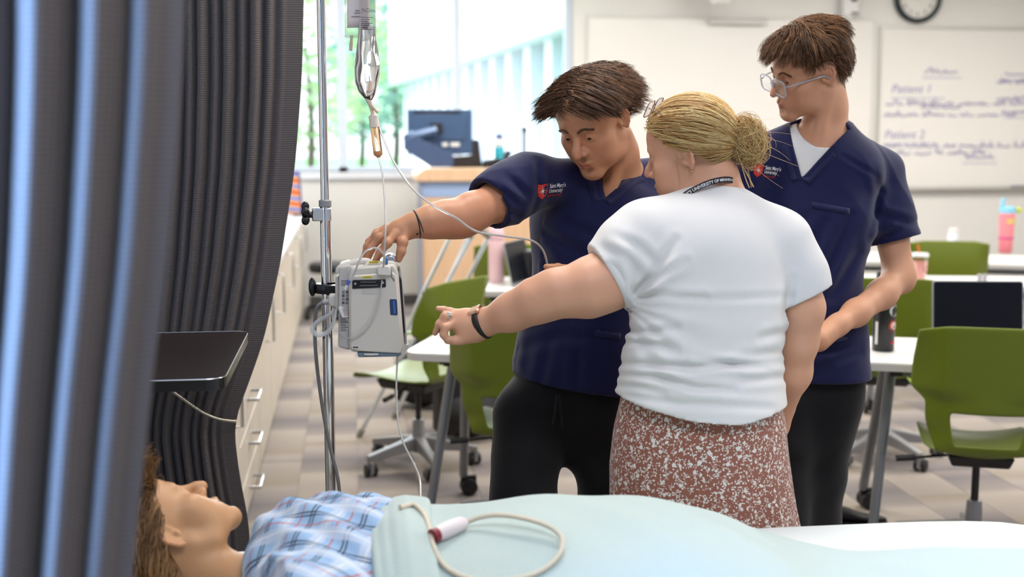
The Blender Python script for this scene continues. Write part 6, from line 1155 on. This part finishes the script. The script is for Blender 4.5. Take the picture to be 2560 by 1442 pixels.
# watch with braided strap, rings, earring, lanyard, glasses pushed up
wc_, wd_ = q(1204, 808, 2.782), unit(q(1240, 795, 2.765) - q(1190, 814, 2.785)); br = MB(); x_, y_, z_ = frame(wd_)
for k in range(3):
    pts = [Vector(wc_) + (x_ * math.cos(a_) + y_ * math.sin(a_)) * (.0345 + .0016 * math.sin(14 * a_ + k * 2.1)) + z_ * (.0065 * math.sin(14 * a_ + 2 * PI * k / 3)) for a_ in np.linspace(0, 2 * PI, 120)]; br.tube(pts, .0036, 6, cap=False)
wt_ = br.build('watch', mat('braid_black', (26, 24, 24), .5), t3, world=True, smooth=180); cdir = Vector(unit(np.array(UP) * .9 - np.array(RT) * .35 - np.array(FW) * .35)); cdir = (cdir - z_ * cdir.dot(z_)).normalized()
MB().box(Vector(wc_) + cdir * .036, (.030, .034, .010), Matrix((z_, z_.cross(cdir) * -1, cdir)).transposed()).build('watch_case', mat('rose_gold', (226, 176, 150), .25, .9), wt_, world=True, bevel=.004)
rp, rd = q(1121, 790.5, 2.779), unit(q(1140, 791, 2.785) - q(1112, 790, 2.775)); 
for k in (-1, 0, 1): torus_on('ring', rp + rd * .0035 * k, rd, .0105, .0014, mat('ring_silver', (216, 210, 200), .15, 1.0), t3, 24)
MB().ball(rp + np.array((-.002, -.006, .010)), .0032, 8, 6).build('ring_stone', mat('stone', (240, 240, 245), .05), t3, world=True)
MB().ball(R3 @ (np.array((-.077, -.014, -.026)) * sc3) + o3, .0028, 10, 8).build('earring', MATS['gold'], t3, world=True)
GLZ = mat('tortoise', (150, 110, 90), .2); glasses('eyeglasses', R3 @ rot(0, 38, 0), o3, sc3, t3, GLZ, LENS, off=(0, .022, .058), hw=.026, hh=.020, r=.0013)
lp = [q(u, v, d) for u, v, d in [(1676, 535, 2.73), (1702, 495, 2.71), (1742, 470, 2.70), (1785, 453, 2.705), (1825, 449, 2.73), (1850, 462, 2.78)]]; P = catmull(lp, 60); LY = mat('lanyard_black', (36, 22, 30), .6)
MB().add([x for p in P for x in (p + Vector((0, .002, .0065)), p - Vector((0, .002, .0065)))], [(2 * i, 2 * i + 1, 2 * i + 3, 2 * i + 2) for i in range(59)]).build('lanyard', LY, t3, world=True, smooth=180, solid=.0012)
tv, tf = text_mesh("SAINT MARY'S UNIVERSITY OF MINNESOTA", .0105, 0, bold=.0002); Lc = [0]
for i in range(59): Lc.append(Lc[-1] + (P[i + 1] - P[i]).length)
def along(s, h):
    i = min(58, max(0, int(np.searchsorted(Lc, s)) - 1)); t_ = (s - Lc[i]) / max(1e-6, Lc[i + 1] - Lc[i]); a_ = P[i] + (P[i + 1] - P[i]) * t_; tn = (P[i + 1] - P[i]).normalized(); y2 = tn.cross(Vector(FW)) * -1; y2 = y2 if y2.z > 0 else -y2; return a_ + y2 * h - Vector(FW) * .003
mx_ = max(a_.x for a_ in tv); MB().add([along(.012 + a_.x / mx_ * (Lc[-1] - .05), a_.y - .0042) for a_ in tv], tf).build('lanyard_lettering', LOGO_W, t3, world=True, smooth=0)
# blonde hair drawn back into a loose bun
rng = np.random.RandomState(6); BL = hair_mat('hair_blonde', (184, 128, 62), (255, 226, 160), .42); bun = (R3.T @ (q(1866, 352, 2.76) - o3)) / sc3
cap_obj('hair_base', R3, o3, sc3, lambda x, y, z: (hairline(y) + .004).astype(F32) - z, BL, t3, .006); tie = bun * .80 + np.array((0, 0, .0)); paths = []
for n, thick in [(3200, .008), (2600, .013), (900, .018)]:
    p, nn = scalp(n, rng, lambda x, y, z: (z > hairline(y)) & (y > -.1)); dist = np.linalg.norm(tie - p, axis=1); ln = dist * rng.uniform(1.02, 1.25, n)
    def flow(x, t): return (tie + np.array((0, 0, .002))) - x
    paths.append(grow(p, nn * .55 + flow(p, 0) / .15, ln, 10, flow, .55, [(np.array((0, -.008, .048)), np.array((.0768, .0995, .0855)) + thick)], rng, .05))
hair_obj('hair', np.concatenate(paths), R3, o3, sc3, .0007, .0005, BL, t3, rng, clump=.35)
def bunpaths(n, r0, r1, span, wob):
    ax = rng.normal(size=(n, 3)); ax /= np.linalg.norm(ax, axis=1, keepdims=True); s0 = rng.normal(size=(n, 3)); s0 -= ax * (s0 * ax).sum(1, keepdims=True); s0 /= np.linalg.norm(s0, axis=1, keepdims=True); s1 = np.cross(ax, s0); r = rng.uniform(r0, r1, n); out = []
    for k in np.linspace(0, 1, 14):
        a_ = k * span; rr = r * (1 + wob * np.sin(6 * k + ax[:, 0] * 9)); off = ax * (rng.uniform(-.1, .1, n) * 0 + .35 * r)[:, None]; out.append(bun + (s0 * math.cos(a_) + s1 * math.sin(a_)) * rr[:, None] * np.array((.85, .95, 1.2)) + off * .6)
    return np.stack(out, 1)
hair_obj('hair_bun', np.concatenate([bunpaths(2200, .026, .045, 3.2, .10), bunpaths(500, .036, .052, 2.2, .18)]), R3, o3, sc3, .0006, .0003, BL, t3, rng)
v, f = Body().ell(bun, (.034, .036, .046)).mesh(bun - .06, bun + .06, .004); np_obj('hair_bun_core', [(v * sc3 @ R3.T + o3, f)], BL, t3, lambda V: np.full((len(V), 3), .3))
W_ = []
for k in range(22):
    a_ = rng.normal(size=3); a_ /= np.linalg.norm(a_); st_ = bun + a_ * .045 * np.array((.85, .95, 1.2)); d_ = a_ + np.array((0, -.4, -.2)); e_ = np.array((rng.normal(), rng.normal(), -1.2)); W_.append([st_ + d_ * .045 * k2 + e_ * .018 * k2 ** 2 for k2 in np.linspace(0, 1, 8)])
for k in range(6):
    st_ = np.array((-.070 + rng.normal() * .003, .02 + rng.normal() * .016, .03 + rng.normal() * .008)); e_ = rng.normal(); W_.append([st_ + np.array((-.004 * math.sin(3 * k2 + k), .012 * k2 * e_ + .012 * k2, -.085 * k2)) for k2 in np.linspace(0, 1, 8)])
for k in range(26): W_.append([bun * .8 + np.array((-.02, -.01, -.03)) + np.array((.004 * math.sin(k) - .012 * k2, -.012 * k2 + .006 * math.sin(k * 2.1 + 2 * k2), -.075 * k2)) for k2 in np.linspace(0, 1, 8)])
hair_obj('loose_wisps', np.array(W_), R3, o3, sc3, .0004, .00015, BL, t3, rng)

# ================================================================== mannequin in the bed
t4 = thing('patient_mannequin', 'training mannequin lying in bed in a plaid gown, mouth open', 'mannequin', (-.1, 2.1, BZ))
R4, o4, sc4 = rot(-30, 50, -47), q(425, 1350, 2.285), 1.0
hb4 = head_body(jaw=1.0, nose=1.05, cheek=.98, lids=.5, mouth=.014, neck=1.0); hb4.ell((0, .104, -.0620), (.017, .024, .0085), k=.003, op='s'); hb4 = hb4.xf(R4, o4, sc4)
nk0 = R4 @ np.array((0, -.035, -.07)) + o4; nk1 = q(650, 1470, 2.26); b4 = Body().cone(nk0, nk0 * .35 + nk1 * .65, .050, .053, .02).ell(q(720, 1530, 2.28), (.12, .17, .09), k=.04)
lo, hi = aabb([o4], .17); lo[2] = max(lo[2], .752); hi[0] += .14; p4 = (hb4 + b4).mesh(lo, hi, .003); MSK = skin('mannequin_skin', .05)
def mteeth(x, y, z, c): return c
np_obj('body', [p4], MSK, t4, head_tint(R4, o4, sc4, (206, 156, 112), (196, 128, 96))); eyes(t4, R4, o4, sc4, (0, 0))
MB().tube(catmull([Vector(R4 @ np.array(p_) + o4) for p_ in [(-.016, .083, -.0575), (0, .0945, -.0570), (.016, .083, -.0575)]], 10), .0045, 8, flat=1.0).build('teeth', mat('teeth', (240, 238, 232), .2), t4, world=True)
m, nt, b, N, L = nodes('gown_plaid'); b.inputs['Roughness'].default_value = .85; tc = N('TexCoord'); mp = N('Mapping'); mp.inputs['Rotation'].default_value = (0, .35, .5); L(tc.outputs['Object'], mp.inputs[0]); sp3 = N('SeparateXYZ'); L(mp.outputs[0], sp3.inputs[0]); cur = N('RGB'); cur.outputs[0].default_value = lin((160, 192, 226)); last = cur.outputs[0]
def stripe(axis, period, pos, wd, rgb, last, fac=1.0):
    a_ = N('Math', operation='MULTIPLY_ADD'); L(sp3.outputs[axis], a_.inputs[0]); a_.inputs[1].default_value = 1 / period; a_.inputs[2].default_value = pos; f_ = N('Math', operation='FRACT'); L(a_.outputs[0], f_.inputs[0]); c_ = N('Math', operation='LESS_THAN'); L(f_.outputs[0], c_.inputs[0]); c_.inputs[1].default_value = wd / period
    k_ = N('Math', operation='MULTIPLY'); L(c_.outputs[0], k_.inputs[0]); k_.inputs[1].default_value = fac; mx_ = N('MixRGB'); L(k_.outputs[0], mx_.inputs[0]); L(last, mx_.inputs[1]); mx_.inputs[2].default_value = lin(rgb); return mx_.outputs[0]
for axis in ('X', 'Y'):
    last = stripe(axis, .085, .0, .022, (206, 218, 236), last, .7); last = stripe(axis, .085, .30, .0028, (44, 48, 66), last); last = stripe(axis, .085, .38, .0028, (44, 48, 66), last); last = stripe(axis, .085, .62, .0030, (196, 96, 84), last, .85); last = stripe(axis, .085, .86, .0024, (232, 236, 242), last)
L(last, b.inputs['Base Color'])
gw = Body().ell((-.04, 2.17, .80), (.17, .17, .125), k=.05).ell((.05, 2.12, .80), (.2, .19, .10), k=.05).ell((-.10, 1.93, .79), (.14, .14, .115), k=.06).cone((-.13, 2.26, .83), (.10, 2.33, .82), .062, .055, .05).cone((-.16, 1.86, .80), (.1, 1.80, .79), .065, .06, .05)
gw.cone(nk0, nk1, .060, .066, .012, 's'); gcut = (q(588, 1400, 2.2), unit(np.array((.9, .25, -.35))))
def gfold(X): a_ = vnoise(X * 6, 2); return np.sin(X[:, 0] * 60 + X[:, 1] * 34 + X[:, 2] * 40 + 3 * a_) * soft(-.3, .6, vnoise(X * 4, 9)) + .6 * np.sin(X[:, 1] * 70 - X[:, 2] * 50 + 3 * a_)
v, f = gw.mesh((-.36, 1.6, .752), (.22, 2.45, 1.02), .005, post=lambda P, D: np.maximum(wrinkle(P, D, .0055, gfold), -((P - gcut[0].astype(F32)) @ gcut[1].astype(F32)))); np_obj('gown', [(v, f)], m, t4)
rng = np.random.RandomState(8); HB4 = hair_mat('wig_brown', (88, 58, 30), (186, 140, 88), .45); cap_obj('wig_base', R4, o4, sc4, lambda x, y, z: (hairline(y) + .0).astype(F32) - z, HB4, t4, .006); paths = []; gl = R4.T @ np.array((-.15, -.25, -1.0))
for n, thick in [(2200, .009), (2000, .018), (1100, .026)]:
    p, nn = scalp(n, rng, lambda x, y, z: z > hairline(y)); fr_ = soft(.0, .07, p[:, 1])[:, None]; s = np.where(p[:, 0] > -.01, 1.0, -1.0)[:, None]; ln = (.085 - .005 * fr_[:, 0]) * rng.uniform(.7, 1.2, n)
    def flow(x, t, fr_=fr_, s=s): return np.concatenate([s * .35, -.75 + .5 * fr_ * (1 - t), .75 * fr_ * (1 - t) - .25], 1) + gl * (.2 + .6 * t) * (1 - .6 * fr_)
    paths.append(grow(p, nn * .9 + flow(p, 0) * .4, ln, 10, flow, .66, [(np.array((0, -.008, .048)), np.array((.0768, .0995, .0855)) + thick), (np.array((0, .036, -.012)), np.array((.066, .060, .072)))], rng, .13))
p, nn = scalp(700, rng, lambda x, y, z: (z > hairline(y)) & (y > .045)); s = np.where(p[:, 0] > -.01, 1.0, -1.0)[:, None]
paths.append(grow(p, nn + np.array((0, .7, .5)), rng.uniform(.06, .10, 700), 10, lambda x, t: np.concatenate([s * .5, np.full((len(x), 1), .8 - 1.5 * t), np.full((len(x), 1), .3 - .9 * t)], 1), .72, [(np.array((0, -.008, .048)), np.array((.0768, .0995, .0855)) + .02)], rng, .10))
hair_obj('wig', np.concatenate(paths), R4, o4, sc4, .0009, .0003, HB4, t4, rng, clump=.6)
